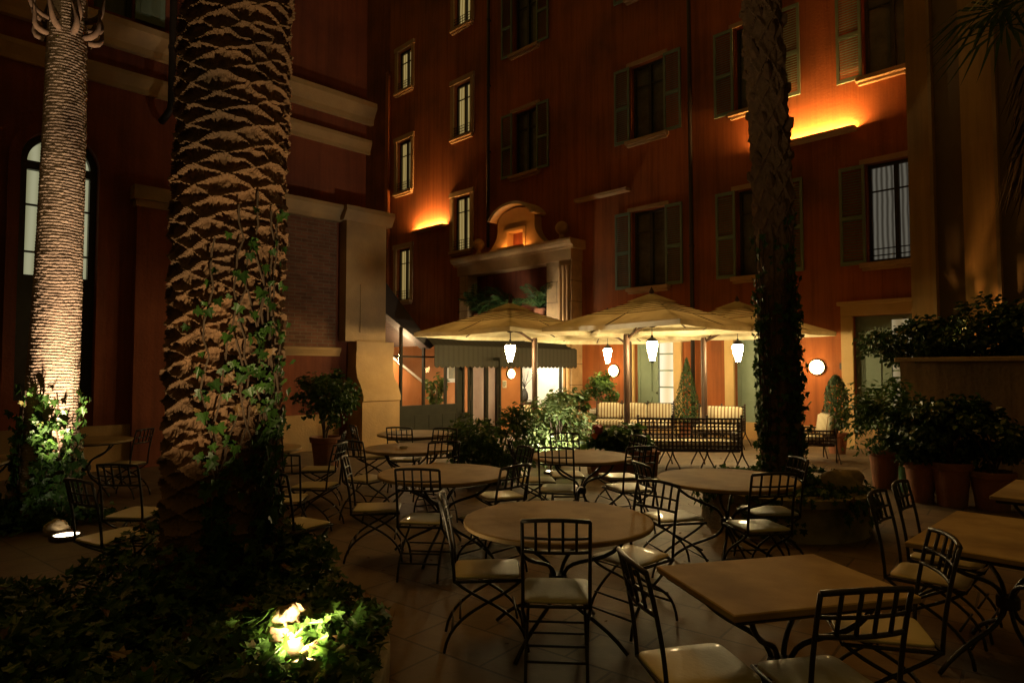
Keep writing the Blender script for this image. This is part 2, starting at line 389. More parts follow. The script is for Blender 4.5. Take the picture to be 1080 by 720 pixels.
# ---- hotel: the red main facade
hotel = thing('hotel_building', 'tall red hotel facade with shuttered windows rising behind the umbrellas', 'building', (0, FC, 0), -45)
WINS = []       # centre s, sill z, width, height, kind
sA, sB, sC, sD = SF(948), SF(802), SF(685), SF(554); sE, sF = SF(487), SF(425)
WW = 1.08
for s_, zs_ in ((sA, (3.98, 8.05, 12.2)), (sB, (3.98, 8.1, 12.2)), (sC, (3.98, 8.15, 12.3)), (sD, (8.15, 12.3))):
    for z_ in zs_: WINS.append((s_, z_, WW, 2.15, 'greylit' if (s_ == sA and z_ < 5) else 'shut'))
for z_ in (6.0, 10.2, 14.3): WINS.append((sE, z_, .95, 2.0, 'lit'))
for z_ in (4.45, 8.85, 13.0): WINS.append((sF, z_, .95, 2.1 if z_ < 12 else 1.7, 'lit'))
DOORS = [(SF(690), 1.25, 2.75), (SF(801), 1.25, 2.75), (SF(936), 1.3, 2.85)]
holes = [(s - w / 2, s + w / 2, z, z + h) for s, z, w, h, k in WINS] + [(s - w / 2, s + w / 2, .02, h) for s, w, h in DOORS]
fs0, fs1 = SF(409), 15.5
mb = MB(); holed_wall(mb, fs0, fs1, 0, 17.6, holes); mb.build('wall', M['facade'], hotel)
mb = MB(); holed_wall(mb, fs0 - 12, fs0 + .3, 0, 27, [(SF(391) - .75, SF(391) + .35, 13.9, 16.2)])
for i in range(len(mb.v)): mb.v[i] = (mb.v[i][0], mb.v[i][1] + 1.6, mb.v[i][2])
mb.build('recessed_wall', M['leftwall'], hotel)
mb = MB(); mb.bx(fs0 - .1, fs1, -.35, .5, 17.6, 17.95); mb.bx(fs0 - .05, fs1, -.2, .5, 17.35, 17.6 - .002); mb.build('eaves_cornice', M['stone'], hotel)
mb = MB(); mb.bx(fs0 + .02, fs1, -.06, 0, 0, .42); mb.build('plinth', M['stone'], hotel)
mb = MB(); mb.bx(fs0 - .14, fs0 + .06, -.12, .3, 2.5, ZF(412, 75)); mb.build('corner_strip', M['facade'], hotel)

def window(s, z, w, h, kind):
    f = MB()
    y = .15
    for a, b in ((s - w / 2, s - w / 2 + .06), (s + w / 2 - .06, s + w / 2)): f.bx(a, b, y, y + .07, z, z + h)
    f.bx(s - w / 2 + .06, s + w / 2 - .06, y, y + .07, z + h - .07, z + h); f.bx(s - w / 2 + .06, s + w / 2 - .06, y, y + .07, z, z + .08)
    f.bx(s - .045, s + .045, y - .01, y + .08, z + .08, z + h - .07)
    for k in ((z + h * .72,)): f.bx(s - w / 2 + .06, s - .045, y + .01, y + .05, k, k + .03); f.bx(s + .045, s + w / 2 - .06, y + .01, y + .05, k, k + .03)
    win = f.build('window', M['framewood'], hotel)
    p = MB(); p.add([(s - w / 2, y + .09, z), (s + w / 2, y + .09, z), (s + w / 2, y + .09, z + h), (s - w / 2, y + .09, z + h)], [(0, 1, 2, 3)])
    p.build('pane', {'lit': M['litpane'], 'greylit': M['greypane'], 'shut': M['darkglass']}[kind], win)
    sl = MB(); sl.bev(s - w / 2 - .14, s + w / 2 + .14, -.16, .02, z - .11, z - .004, .012); sl.bx(s - w / 2 - .1, s + w / 2 + .1, -.09, .0, z - .17, z - .112); sl.build('sill', M['sill'], win)
    if kind == 'lit':
        fr = MB()
        for a, b in ((s - w / 2 - .17, s - w / 2), (s + w / 2, s + w / 2 + .17)): fr.bx(a, b, -.06, .01, z - .003, z + h)
        fr.bx(s - w / 2 - .2, s + w / 2 + .2, -.08, .01, z + h + .003, z + h + .18); fr.build('surround', M['sill'], win)
        gr = MB()
        for k in range(4): gr.tube([(s - w / 2, -.02, z + .08 + k * .1), (s + w / 2, -.02, z + .08 + k * .1)], .011, 6)
        for k in range(9): x = s - w / 2 + .05 + k * (w - .1) / 8; gr.tube([(x, -.021, z), (x, -.021, z + .39)], .008, 5)
        gr.build('railing', M['iron'], win)
    else:
        hd = MB(); hd.bx(s - w / 2 - .12, s + w / 2 + .12, -.05, .01, z + h + .002, z + h + .11); hd.build('lintel', M['sill'], win)
        for sg in (-1, 1):
            sh = MB(); a, b = (s - w / 2 - .54, s - w / 2 - .02) if sg < 0 else (s + w / 2 + .02, s + w / 2 + .54)
            y0, y1 = -.075, -.035
            for u, v in ((a, a + .06), (b - .06, b)): sh.bx(u, v, y0, y1, z - .02, z + h)
            for q in (z - .02, z + h * .45, z + h - .08): sh.bx(a + .06, b - .06, y0, y1, q, q + .08)
            nl = 34
            for k in range(nl):
                zz_ = z + .07 + (h - .16) * k / nl
                if abs(zz_ - (z + h * .45 + .04)) < .055: continue
                sh.box(((a + b) / 2, -.056, zz_), (b - a - .12, .034, .008), rx=R(38))
            sh.build('shutter', M['shutter'], win)
        if kind == 'greylit':
            gr = MB()
            for q in (.28, .14): gr.bx(s - w / 2, s + w / 2, .05, .07, z + q, z + q + .022)
            gr.build('railing', M['iron'], win)
for w_ in WINS: window(*w_)
# recess window
s_ = SF(391) - .2; f = MB(); zz0 = 13.9
for k in range(5): f.bx(s_ - .55 + k * .26, s_ - .50 + k * .26, 1.66, 1.72, zz0, zz0 + 2.3)
for k in range(6): f.bx(s_ - .55, s_ + .54, 1.67, 1.71, zz0 + k * .44, zz0 + k * .44 + .04)
win = f.build('window', M['framewood'], hotel)
p = MB(); p.add([(s_ - .56, 1.75, zz0), (s_ + .56, 1.75, zz0), (s_ + .56, 1.75, zz0 + 2.3), (s_ - .56, 1.75, zz0 + 2.3)], [(0, 1, 2, 3)]); p.build('pane', M['greypane'], win)

def french_door(s, w, h, bright):
    f = MB(); y = .12
    for a, b in ((s - w / 2, s - w / 2 + .09), (s + w / 2 - .09, s + w / 2), (s - .05, s + .05)): f.bx(a, b, y, y + .07, .02, h)
    for q in (.02, h - .1): 
        f.bx(s - w / 2 + .09, s - .05, y + .003, y + .067, q, q + .1); f.bx(s + .05, s + w / 2 - .09, y + .003, y + .067, q, q + .1)
    for q in (.75, 1.2, 1.65, 2.1): f.bx(s + .05, s + w / 2 - .09, y + .015, y + .055, q, q + .035)
    d = f.build('door', M['shutter'], hotel)
    p = MB(); p.add([(s - .05, y + .09, .02), (s + w / 2, y + .09, .02), (s + w / 2, y + .09, h), (s - .05, y + .09, h)], [(0, 1, 2, 3)])
    p.build('pane', M['doorpane'] if bright == 1 else (M['dimpane'] if bright == 2 else M['darkglass']), d)
    p = MB(); p.bx(s - w / 2 + .09, s - .05, y + .02, y + .06, .12, h - .1)
    p.bx(s - w / 2 + .2, s - .16, y - .006, y + .02, .25, .95); p.bx(s - w / 2 + .2, s - .16, y - .006, y + .02, 1.1, h - .25)
    p.build('leaf_panel', M['shutter'], d)
    p = MB(); p.lathe([(0, 0), (.022, .004), (.022, .03), (0, .034)], 10, (s + .02, y - .05, 1.05)); p.build('handle', M['rustiron'], d)
    sr = MB()
    for a, b in ((s - w / 2 - .24, s - w / 2 - .002), (s + w / 2 + .002, s + w / 2 + .24)): sr.bx(a, b, -.075, .01, 0, h)
    sr.bx(s - w / 2 - .24, s + w / 2 + .24, -.077, .01, h + .003, h + .24); sr.bx(s - w / 2 - .3, s + w / 2 + .3, -.13, .01, h + .242, h + .32)
    sr.build('surround', M['cream'], d)
for (s, w, h), b in zip(DOORS, (1, 0, 2)): french_door(s, w, h, b)

def thing_on(name, label, cat, p, rz, group=None): return thing(name, label, cat, p, rz, group)

# drain pipes on the facade
def drain(px, lab, ztop=17.2, z0=.1, cat='drainpipe', grp='dark drainpipes on the hotel walls', right=True):
    s = SF(px); o = thing('drainpipe', lab, cat, FW(s, 0, 0), -45, grp)
    m_ = MB(); m_.tube([(0, -.11, z0), (0, -.11, ztop)], .055, 10); m_.build('pipe', M['pipe'], o, True)
    for k in range(5):
        q = z0 + 1 + k * (ztop - z0 - 2) / 4; b_ = MB(); b_.lathe([(.066, 0), (.066, .05)], 12, (0, -.11, q)); b_.bx(-.02, .02, -.06, .0, q + .005, q + .045); b_.build('bracket', M['pipe'], o)
drain(733, 'dark drainpipe down the red wall between two columns of shuttered windows')
drain(517, 'dark drainpipe on the red wall right of the lit staircase windows', z0=5.9)

# ---- uplight troughs on the facade
def trough(name, label, s0, s1, z, lit):
    o = thing(name, label, 'wall uplight', FW((s0 + s1) / 2, z, 0), -45, 'long uplight troughs on the hotel wall')
    L = (s1 - s0) / 2
    b = MB(); b.profile_x([(0, -.07), (-.21, -.045), (-.23, .02), (-.215, .02), (-.20, -.03), (0, -.05)][::-1], -L, L)
    b.bx(-L - .012, -L - .001, -.23, 0, -.07, .02); b.bx(L + .001, L + .012, -.23, 0, -.07, .02)
    b.build('trough', M['sill'], o)
    if lit:
        t = MB(); t.tube([(-L + .05, -.15, -.014), (L - .05, -.15, -.014)], .014, 8); t.build('lamp_tube', M['trough'], o)
trough('wall_uplight', 'lit orange uplight trough on red wall beside the ivy palm', SF(806), SF(909), 6.98, True)
trough('wall_uplight', 'lit orange uplight trough on red wall between staircase windows', SF(438), SF(470), 7.08, True)
trough('wall_uplight', 'unlit uplight trough on red wall above the second umbrella', SF(611), SF(666), 6.8, False)

# ---- round wall lamps
def wall_lamp(label, p, rz, r=.165):
    o = thing('wall_lamp', label, 'wall lamp', p, rz, 'round glowing wall lamps')
    b = MB(); b.m = Matrix.Rotation(R(90), 4, 'X')
    b.lathe([(r * 1.12, 0), (r * 1.12, .035), (r * 1.0, .05), (r * .98, .05)], 28); b.build('backplate', M['rustiron'], o)
    d = MB(); d.m = Matrix.Rotation(R(90), 4, 'X')
    d.lathe([(r * .96 * cos(a), .051 + r * .55 * sin(a)) for a in [k * pi / 16 for k in range(9)]], 28); d.build('glass_dome', M['globe'], o, True)
wall_lamp('round glowing lamp on orange wall right of the ivy palm trunk', FW(SF(862), zz(387, yF(862)), 0), -45)
wall_lamp('round glowing lamp on orange wall beside the white potted shrub', FW(SF(648), zz(391, yF(648)), 0), -45)

def plaque(label, p, rz, w, h, m1, marks):
    o = thing('plaque', label, 'plaque', p, rz)
    b = MB(); b.bev(-w / 2, w / 2, -.015, 0, -h / 2, h / 2, .003); b.build('plate', m1, o)
    if marks:
        t = MB()
        for k in range(4): t.bx(-w * .32, w * (.32 if k < 3 else .1), -.0175, -.0155, h * (.26 - k * .17) - .008, h * (.26 - k * .17) + .008)
        t.build('lettering', M['dark'], o)
plaque('small dark plaque on orange wall right of the round lamp', FW(SF(892), zz(386, yF(892)), 0), -45, .26, .14, M['rustiron'], False)

# ---- stone portal with aedicule
po = thing('stone_portal', 'tall ochre stone portal with cornice and arched niche behind the umbrellas', 'portal', (0, FC, 0), -45)
PJ = .5; PC = FC - PJ / SQ
s0, s1 = SF(492, PC), SF(617, PC)
off = PJ     # s shift is zero since normal offset keeps s
zt = ZF(617, 249, PC)
pr, pl_ = .98, .55
mb = MB(); mb.bx(s1 - pr, s1, -PJ, -.002, 0, zt - .62); mb.build('pier', M['ashlar'], po)
mb = MB(); mb.bx(s0 + .12, s0 + pl_, -PJ, -.002, 0, zt - .62); mb.build('pier', M['ashlar'], po)
mb = MB()
for k in range(3): x = s1 - .42 + k * .15; mb.lathe([(.075, 0), (.075, .1), (.055, .14), (.05, zt - 1.0), (.07, zt - .92), (.07, zt - .78)], 14, (x, -PJ - .03, 0))
mb.build('pilaster', M['stone'], po, True, auto=40)
mb = MB(); mb.bx(s0 + .05, s1 + .03, -PJ - .05, -.004, zt - .618, zt - .28); mb.build('lintel', M['stone'], po)
mb = MB(); mb.profile_x([(0, 0), (-PJ - .08, 0), (-PJ - .10, .07), (-PJ - .2, .12), (-PJ - .24, .2), (-PJ - .24, .27), (0, .27)][::-1], s0 - .12, s1 + .15)
for i in range(len(mb.v)): mb.v[i] = (mb.v[i][0], mb.v[i][1] - .003, mb.v[i][2] + zt - .278)
mb.build('cornice', M['stone'], po)
mb = MB(); mb.bx(s0 + pl_ + .003, s1 - pr - .003, -.06, -.01, 2.6, zt - .63); mb.build('recess_panel', M['leftwall'], po)
mb = MB(); mb.bx(s0 + .1, s1 - pr - .005, -PJ - .15, -.06, 3.0, 3.14); mb.build('balcony_slab', M['stone'], po)
# aedicule: body with curved sides, segmental hood, niche
ac = (SF(529, PC + .25) + SF(576, PC + .25)) / 2; ab = zt + .0; hw = .84
poly = []
ht = 1.42
for k in range(9): t = k / 8; poly.append((hw + .55 * (1 - t) ** 2.2, .02 + .75 * t))
arc = [(hw * cos(a), ht - .45 + .42 * sin(a)) for a in [k * pi / 14 for k in range(15)]]
poly = poly + arc + [(-x, z) for x, z in poly[::-1]]
nw, nb, nh = .36, .12, .50
def split(poly):      # body minus niche: left, right, above (butted)
    return
mb = MB(); y0, y1 = -.34, -.003
R_ = [(x, z) for x, z in poly]
right = [(nw, .02)] + [p for p in R_ if p[0] >= nw - 1e-6 ] + [(nw, ht - .1)]
mb.prism([(ac + x, ab + z) for x, z in right], y0, y1)
mb.prism([(ac - x, ab + z) for x, z in right[::-1]], y0, y1)
top = [(nw - .001, nb + nh)] + [(nw - .001, ht - .1)] + [p for p in arc if abs(p[0]) < nw] + [(-nw + .001, ht - .1), (-nw + .001, nb + nh)]
mb.prism([(ac + x, ab + z) for x, z in top], y0 + .001, y1)
mb.bx(ac - nw + .001, ac + nw - .001, y0 + .001, y1, ab + .02, ab + nb)
mb.build('aedicule', M['cream'], po)
mb = MB(); mb.bx(ac - nw + .002, ac + nw - .002, -.08, -.06, ab + nb + .002, ab + nb + nh - .002); mb.build('niche_back', M['leftwall'], po)
mb = MB()
for a, b in ((-nw - .1, -nw), (nw, nw + .1)): mb.bx(ac + a, ac + b, y0 - .04, y0 - .002, ab + nb - .05, ab + nb + nh)
mb.bx(ac - nw - .12, ac + nw + .12, y0 - .045, y0 - .002, ab + nb + nh + .002, ab + nb + nh + .1); mb.build('niche_frame', M['cream'], po)
hood = MB(); n = 18; vs = []; fs = []
for i in range(n + 1):
    a = R(18) + (pi - R(36)) * i / n
    for rr, zb in ((1.02, 0), (1.16, 0)):
        for yy in (y0 - .28, -.003):
            vs.append((ac + rr * cos(a) * .95, yy, ab + ht - .5 + rr * sin(a) * .62 - .10))
for i in range(n):
    b = i * 4; c = b + 4
    fs += [(b, c, c + 1, b + 1), (b + 2, b + 3, c + 3, c + 2), (b, b + 2, c + 2, c), (b + 1, c + 1, c + 3, b + 3)]
fs += [(0, 1, 3, 2), (n * 4, n * 4 + 2, n * 4 + 3, n * 4 + 1)]
hood.add(vs, fs); hood.build('arched_hood', M['cream'], po)
lm = MB(); lm.tube([(ac - .55, y0 - .2, ab + .05), (ac + .55, y0 - .2, ab + .05)], .016, 8)
nl = thing('niche_uplight', 'small orange uplight on portal cornice below the arched niche', 'uplight', FW(ac, ab + .001, 0), -45)
for i in range(len(lm.v)): lm.v[i] = (lm.v[i][0] - ac, lm.v[i][1], lm.v[i][2] - ab)
lm.build('lamp_tube', M['niche'], nl)
lb = MB(); lb.bx(-.6, .6, y0 - .27, y0 - .235, .0, .09); lb.bx(-.6, .6, y0 - .234, y0 - .16, .0, .02); lb.build('housing', M['sill'], nl)
for px_, lab in ((511, 'stone ball finial on the left end of the portal cornice'), (601, 'stone ball finial on the right end of the portal cornice')):
    o = thing('ball_finial', lab, 'finial', FW(SF(px_, PC + .3), zt + .0, .30), -45, 'ball finials on the portal')
    b = MB(); b.lathe([(.15, 0), (.15, .08), (.1, .1), (.07, .2), (.09, .24)], 20); b.bx(-.2, .2, -.2, .2, -.008, -.0)
    b.build('pedestal', M['stone'], o, True, auto=40)
    b = MB(); b.lathe([(.2 * sin(a) * (1 if a < 2.4 else .96), .43 - .205 * cos(a)) for a in [.25 + k * (pi - .25) / 14 for k in range(15)]], 22); b.build('ball', M['stone'], o, True)

# ------------------------------------------------------------------ left building
lb_ = thing('side_building', 'brown red building with stone cornices and arched window behind left palms', 'building', (0, LC, 0), 45)
le = SL(384)
a0, a1 = SL(15), SL(99)
zwt, zwb, zlit = ZL(57, 140), 1.2, ZL(57, 291)
up0, up1 = SL(88), SL(131)
ZC1 = (ZL(386, 133), ZL(386, 116)); ZC2 = (ZL(386, 164), ZL(386, 151)); ZC3 = ZL(380, 238)
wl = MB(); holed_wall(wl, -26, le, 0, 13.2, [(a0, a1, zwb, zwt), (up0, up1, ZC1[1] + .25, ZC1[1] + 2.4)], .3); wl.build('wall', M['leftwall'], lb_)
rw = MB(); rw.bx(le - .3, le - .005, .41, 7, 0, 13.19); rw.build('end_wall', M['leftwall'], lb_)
def corn(z0, z1, x0, x1, d, nm='cornice'):
    h = z1 - z0; m_ = MB(); m_.profile_x([(-.003, z0), (-d * .45, z0), (-d * .5, z0 + h * .25), (-d * .8, z0 + h * .55), (-d, z0 + h * .75), (-d, z1), (-.003, z1)][::-1], x0, x1); m_.build(nm, M['stone'], lb_)
corn(ZC1[0], ZC1[1] + .08, -26, le + .12, .26); corn(ZC2[0], ZC2[1] + .02, -26, le + .07, .14, 'string_course')
corn(ZC3 - .02, ZC3 + .3, SL(303) - .6, SL(356), .3, 'lower_cornice')
corn(1.98, 2.16, SL(180), SL(357), .12, 'dado_rail')
bk = MB(); bk.bx(SL(300) - .6, SL(353), -.03, -.002, 2.17, ZC3 - .03); bk.build('brick_panel', M['brick'], lb_)
pm = MB(); p0, p1 = SL(357), SL(399)
pm.bx(p0, p1, -.28, -.001, 2.3, ZC3); pm.bx(p0 + .35, p1 - .08, -.30, -.281, 2.5, 3.55); pm.build('corner_pier', M['stone'], lb_)
pm = MB(); pm.profile_x([(-.003, ZC3 + .002), (-.3, ZC3 + .002), (-.42, ZC3 + .2), (-.42, ZC3 + .3), (-.003, ZC3 + .3)][::-1], p0 - .08, p1 + .14); pm.build('pier_cap', M['stone'], lb_)
pm = MB(); prof = [(-.003, 0), (-.62, 0), (-.62, 1.0), (-.66, 1.02), (-.66, 1.12), (-.55, 1.35), (-.42, 1.5), (-.36, 1.72), (-.36, 2.05), (-.38, 2.1), (-.38, 2.299), (-.003, 2.299)]
pm.profile_x(prof[::-1], p0 + .22, p1 + .16); pm.build('buttress', M['stone'], lb_, auto=30)
pm = MB(); pm.bx(SL(138), SL(176), -.16, -.002, 0, ZL(157, 222) - .002); pm.build('pilaster', M['leftwall'], lb_)
q = ZL(157, 222); pm = MB(); pm.bx(SL(136), SL(178), -.19, -.002, q, q + .12); pm.bx(SL(133), SL(181), -.26, -.002, q + .122, q + .36); pm.build('pilaster_capital', M['stone'], lb_)
pm = MB(); pm.bx(-26, SL(357) - .003, -.07, -.002, 0, .75); pm.build('plinth', M['stone'], lb_)
# arched window
rad = (a1 - a0) / 2; ca = (a0 + a1) / 2; zs_ = zwt - rad
sp = MB(); N = 20
for sg in (-1, 1):
    vs = []; fs = []
    for i in range(N + 1):
        a = pi / 2 * i / N; x = ca + sg * rad * cos(a); z = zs_ + rad * sin(a)
        for yy in (.002, .3): vs += [(x, yy, z), (x, yy, zwt)] 
    for i in range(N):
        b = i * 4; c = b + 4
        fs += [(b, b + 1, c + 1, c), (b, c, c + 2, b + 2)]
    sp.add(vs, fs)
sp.build('arch_spandrel', M['leftwall'], lb_)
fr = MB(); y = .12
def arcband(mb, r0, r1, y0, y1, cz=zs_):
    vs = []; fs = []
    for i in range(N * 2 + 1):
        a = pi * i / (2 * N)
        for rr in (r0, r1):
            for yy in (y0, y1): vs.append((ca + rr * cos(a), yy, cz + rr * sin(a)))
    for i in range(2 * N):
        b = i * 4; c = b + 4
        fs += [(b, b + 2, c + 2, c), (b + 1, c + 1, c + 3, b + 3), (b, c, c + 1, b + 1), (b + 2, b + 3, c + 3, c + 2)]
    mb.add(vs, fs)
arcband(fr, rad - .10, rad - .002, y, y + .1)
for a, b in ((a0 + .002, a0 + .1), (a1 - .1, a1 - .002), (ca - .05, ca + .05)): fr.bx(a, b, y, y + .1, zwb + .002, zs_)
fr.bx(ca - .05, ca + .05, y, y + .1, zs_ + .002, zwt - .1)
for a, b in ((a0 + .1, ca - .05), (ca + .05, a1 - .1)):
    fr.bx(a, b, y + .003, y + .097, zs_ - .12, zs_ + .02)
    for q in (zlit + .36, zlit + 1.12): fr.bx(a, b, y + .03, y + .07, q, q + .03)
    fr.bx(a, b, y + .01, y + .09, zwb + .003, zlit)
wn = fr.build('arched_window', M['framewood'], lb_)
pn = MB(); pts = [(a0, zlit - .05), (a1, zlit - .05)] + [(ca + rad * cos(pi * i / 24), zs_ + rad * sin(pi * i / 24)) for i in range(25)]
pn.add([(x, y + .13, z) for x, z in pts], [tuple(range(len(pts)))]); pn.build('pane', M['archpane'], wn)
ab_ = MB(); arcband(ab_, rad + .002, rad + .16, -.05, -.002)
for a, b in ((a0 - .16, a0 - .002), (a1 + .002, a1 + .16)): ab_.bx(a, b, -.05, -.002, .752, zs_ - .002)
ab_.build('window_surround', M['leftwall'], lb_)
# upper window with one open shutter
uf = MB(); z0 = ZC1[1] + .25
for a, b in ((up0, up0 + .07), (up1 - .07, up1)): uf.bx(a, b, .1, .17, z0, z0 + 2.15)
uw = uf.build('window', M['framewood'], lb_)
pn = MB(); pn.add([(up0, .2, z0), (up1, .2, z0), (up1, .2, z0 + 2.15), (up0, .2, z0 + 2.15)], [(0, 1, 2, 3)]); pn.build('pane', M['darkglass'], uw)
pn = MB(); pn.bx(up1 + .02, up1 + .5, -.07, -.03, z0, z0 + 2.1); pn.bx(up1 + .1, up1 + .42, -.08, -.071, z0 + .15, z0 + .95); pn.bx(up1 + .1, up1 + .42, -.08, -.071, z0 + 1.1, z0 + 1.95); pn.build('shutter', M['shutter'], uw)
s_ = SL(168); o = thing('drainpipe', 'dark drainpipe ending in an elbow on the left building', 'drainpipe', LW(s_, 0, 0), 45, 'dark drainpipes on the hotel walls')
b = MB(); zb = ZL(168, 128); b.tube([(0, -.34, 12.8), (0, -.34, zb + .25), (-.01, -.33, zb + .12), (-.06, -.22, zb), (-.08, -.08, zb - .05)], .06, 10); b.build('pipe', M['pipe'], o, True)
for q in (7.4, 9.6, 11.8): b = MB(); b.lathe([(.075, 0), (.075, .05)], 12, (0, -.34, q)); b.bx(-.015, .015, -.27, 0, q + .005, q + .045); b.build('bracket', M['pipe'], o)

# ------------------------------------------------------------------ glass conservatory and entrance between the two buildings
cv = thing('glass_conservatory', 'dark framed glass conservatory with sloping roof between the two buildings', 'conservatory', (0, LC, 0), 45)
c0, c1 = SL(400), SL(592)
zv1, zv0 = 2.22, 1.76
sx = SL(447)
def mull(px, z1, w=.05, nm='mullion'):
    m_ = MB(); m_.bx(SL(px) - w / 2, SL(px) + w / 2, -.03, .05, .84, z1); m_.build(nm, M['greenmetal'], cv)
ztop = lambda px: zv1 + (ZL(400, 325) - zv1) * max(0, (SL(447) - SL(px)) / (SL(447) - SL(400)))
for px_ in (401, 423, 447, 470): mull(px_, ztop(px_))
for px_, w in ((484, .16), (497, .07), (513, .09), (525, .09), (549, .08), (592, .08)):
    m_ = MB(); m_.bx(SL(px_) - w / 2, SL(px_) + w / 2, -.035, .06, .002, zv1); m_.build('post', M['greenmetal'], cv)
m_ = MB(); m_.bx(c0, SL(484) - .08, -.04, .06, .72, .84); m_.build('rail', M['greenmetal'], cv)
m_ = MB(); m_.bx(c0, SL(484) - .08, -.02, .04, 1.98, 2.02); m_.build('rail', M['greenmetal'], cv)
m_ = MB(); m_.bx(c0, SL(484) - .08, -.025, .045, .002, .719)
for k in range(6): x = c0 + .15 + k * .42; m_.bx(x, x + .3, -.035, -.026, .12, .6)
m_.build('base_panel', M['greenmetal'], cv)
def pane(x0, x1, z0, za, zb=None):
    zb = za if zb is None else zb; p_ = MB(); p_.add([(x0, .01, z0), (x1, .01, z0), (x1, .01, zb), (x0, .01, za)], [(0, 1, 2, 3)]); p_.build('pane', M['glass'], cv)
e = .026
for a, b in ((401, 423), (423, 447), (447, 470)): pane(SL(a) + e, SL(b) - e, .85, ztop(a), ztop(b))
pane(SL(470) + e, SL(484) - .09, .85, zv1); pane(SL(549) + .05, SL(592) - .05, .01, zv1)
# entrance door leaf standing open, and glazed door beside it
dm = MB(); x0, x1 = SL(486) + .06, SL(497) - .04
for a, b in ((x0, x0 + .06), (x1 - .06, x1)): dm.bx(a, b, -.02, .03, .01, 2.0)
for q in (.01, 1.92): dm.bx(x0 + .06, x1 - .06, -.02, .03, q, q + .08)
dm.bx(x0 + .06, x1 - .06, -.01, .02, .09, .6)
dd = dm.build('door', M['greenmetal'], cv); h_ = MB(); h_.tube([(x1 - .03, -.07, .9), (x1 - .03, -.07, 1.3)], .012, 8); h_.build('handle', M['rustiron'], dd)
dm = MB(); dm.m = Matrix.Translation((SL(513) - .05, -.03, 0)) @ Matrix.Rotation(R(-100), 4, 'Z')
for a, b in ((0, .07), (.63, .70)): dm.bx(a, b, -.02, .02, .01, 2.0)
for q, h in ((.01, .25), (1.92, .08)): dm.bx(.07, .63, -.02, .02, q, q + h)
dd = dm.build('door', M['greenmetal'], cv); h_ = MB(); h_.m = dm.m; h_.tube([(.66, -.05, .9), (.66, -.05, 1.3)], .012, 8); h_.build('handle', M['rustiron'], dd)
wm = MB(); wm.bx(SL(525) + .046, SL(549) - .042, -.03, .12, .002, zv1); wm.build('wall_panel', M['orangewall'], cv)
# awning valance with scalloped edge
vm = MB(); xs0, xs1 = SL(447), SL(597); n = int((xs1 - xs0) / .16); poly = [(xs0, zv1 + .06)]
for k in range(n):
    for t in (0, .25, .5, .75): poly.append((xs0 + (k + t) * (xs1 - xs0) / n, zv0 + .02 - .05 * sin(pi * t)))
poly += [(xs1, zv0 + .02), (xs1, zv1 + .06)]
vm.prism(poly, -.42, -.405)
vm.add([(xs0, -.405, zv1 + .055), (xs1, -.405, zv1 + .055), (xs1, 0, zv1 + .3), (xs0, 0, zv1 + .3), (xs0, -.405, zv1 + .04), (xs1, -.405, zv1 + .04), (xs1, 0, zv1 + .28), (xs0, 0, zv1 + .28)],
       [(0, 1, 2, 3), (7, 6, 5, 4), (0, 4, 5, 1), (2, 6, 7, 3), (1, 5, 6, 2), (3, 7, 4, 0)])
vm.build('valance', M['awning'], cv)
ev = MB()
for k in range(n): ev.bx(xs0 + (k + .4) * (xs1 - xs0) / n, xs0 + (k + .6) * (xs1 - xs0) / n, -.4235, -.4205, zv0 + .07, zv0 + .12)
tag(ev.build('valance_trim', M['dark'], cv), kind='stuff')
rm = MB(); rm.prism([(c0 - .1, ZL(400, 325)), (sx + .1, zv1 - .03), (sx + .25, zv1 + .06), (sx - .25, ZL(430, 344)), (c0 - .1, ZL(400, 288))], -.10, .25); rm.build('roof_verge', M['pipe'], cv)
rm = MB(); rm.add([(c0 - .1, .25, ZL(400, 300)), (sx + .25, .25, zv1 + .06), (sx + .25, 3.6, zv1 + .06), (c0 - .1, 3.6, ZL(400, 300))], [(3, 2, 1, 0)])
rm.add([(sx + .25, .0, zv1 + .31), (c1 - .45, .0, zv1 + .31), (c1 - 3.5, 3.0, zv1 + .31), (sx + .25, 3.6, zv1 + .31)], [(3, 2, 1, 0)]); rm.build('roof', M['pipe'], cv)
# inside: floor, back wall, staircase, hall
im = MB(); im.bx(c0 + .05, c1 - .1, 2.95, 3.1, .01, 2.62); im.build('inner_wall', M['orangewall'], cv)
im = MB(); im.bx(c0 - .05, c0 + .04, .1, 3.1, .01, 3.0); im.build('inner_wall', M['orangewall'], cv)
im = MB(); im.bx(SL(538) - .1, SL(538) - .002, .13, 1.5, .01, 2.3); im.build('hall_wall', M['whitewall'], cv)
hc = 20.9; im = MB(); im.m = Matrix.Rotation(R(-90), 4, 'Z') @ Matrix.Translation((0, 0, 0)); im.m = Matrix.Translation((0, LC, 0)).inverted() @ Matrix.Identity(4)
rv = Matrix.Rotation(R(-45), 4, 'Z') @ Matrix.Translation((-0.0, -LC, 0)) @ Matrix.Translation((0, hc, 0)) @ Matrix.Rotation(R(-45), 4, 'Z')
im.m = rv; im.bx(SF(538, hc), SF(594, hc), -.02, .02, .01, 2.3); im.build('hall_wall', M['whitewall'], cv)
im = MB(); im.bx(c0, c1 - .1, .1, 2.94, .004, .009); im.build('inner_floor', M['floor_in'], cv)
cp = MB(); cp.bx(SL(549) + .1, SL(579), .2, .75, 2.26, 2.28); cp.build('ceiling_panel', M['hallpanel'], cv)
st = thing('staircase', 'orange walled staircase with pale handrail seen through the conservatory glass', 'staircase', LW(SL(401), 0, 0), 45)
bs, be = 1.05, 3.1
sm = MB(); sm.prism([(bs, .012), (be, .012), (be, .85), (bs, 2.2)], 1.6, 1.7); sm.build('stringer', M['orangewall'], st)
sm = MB()
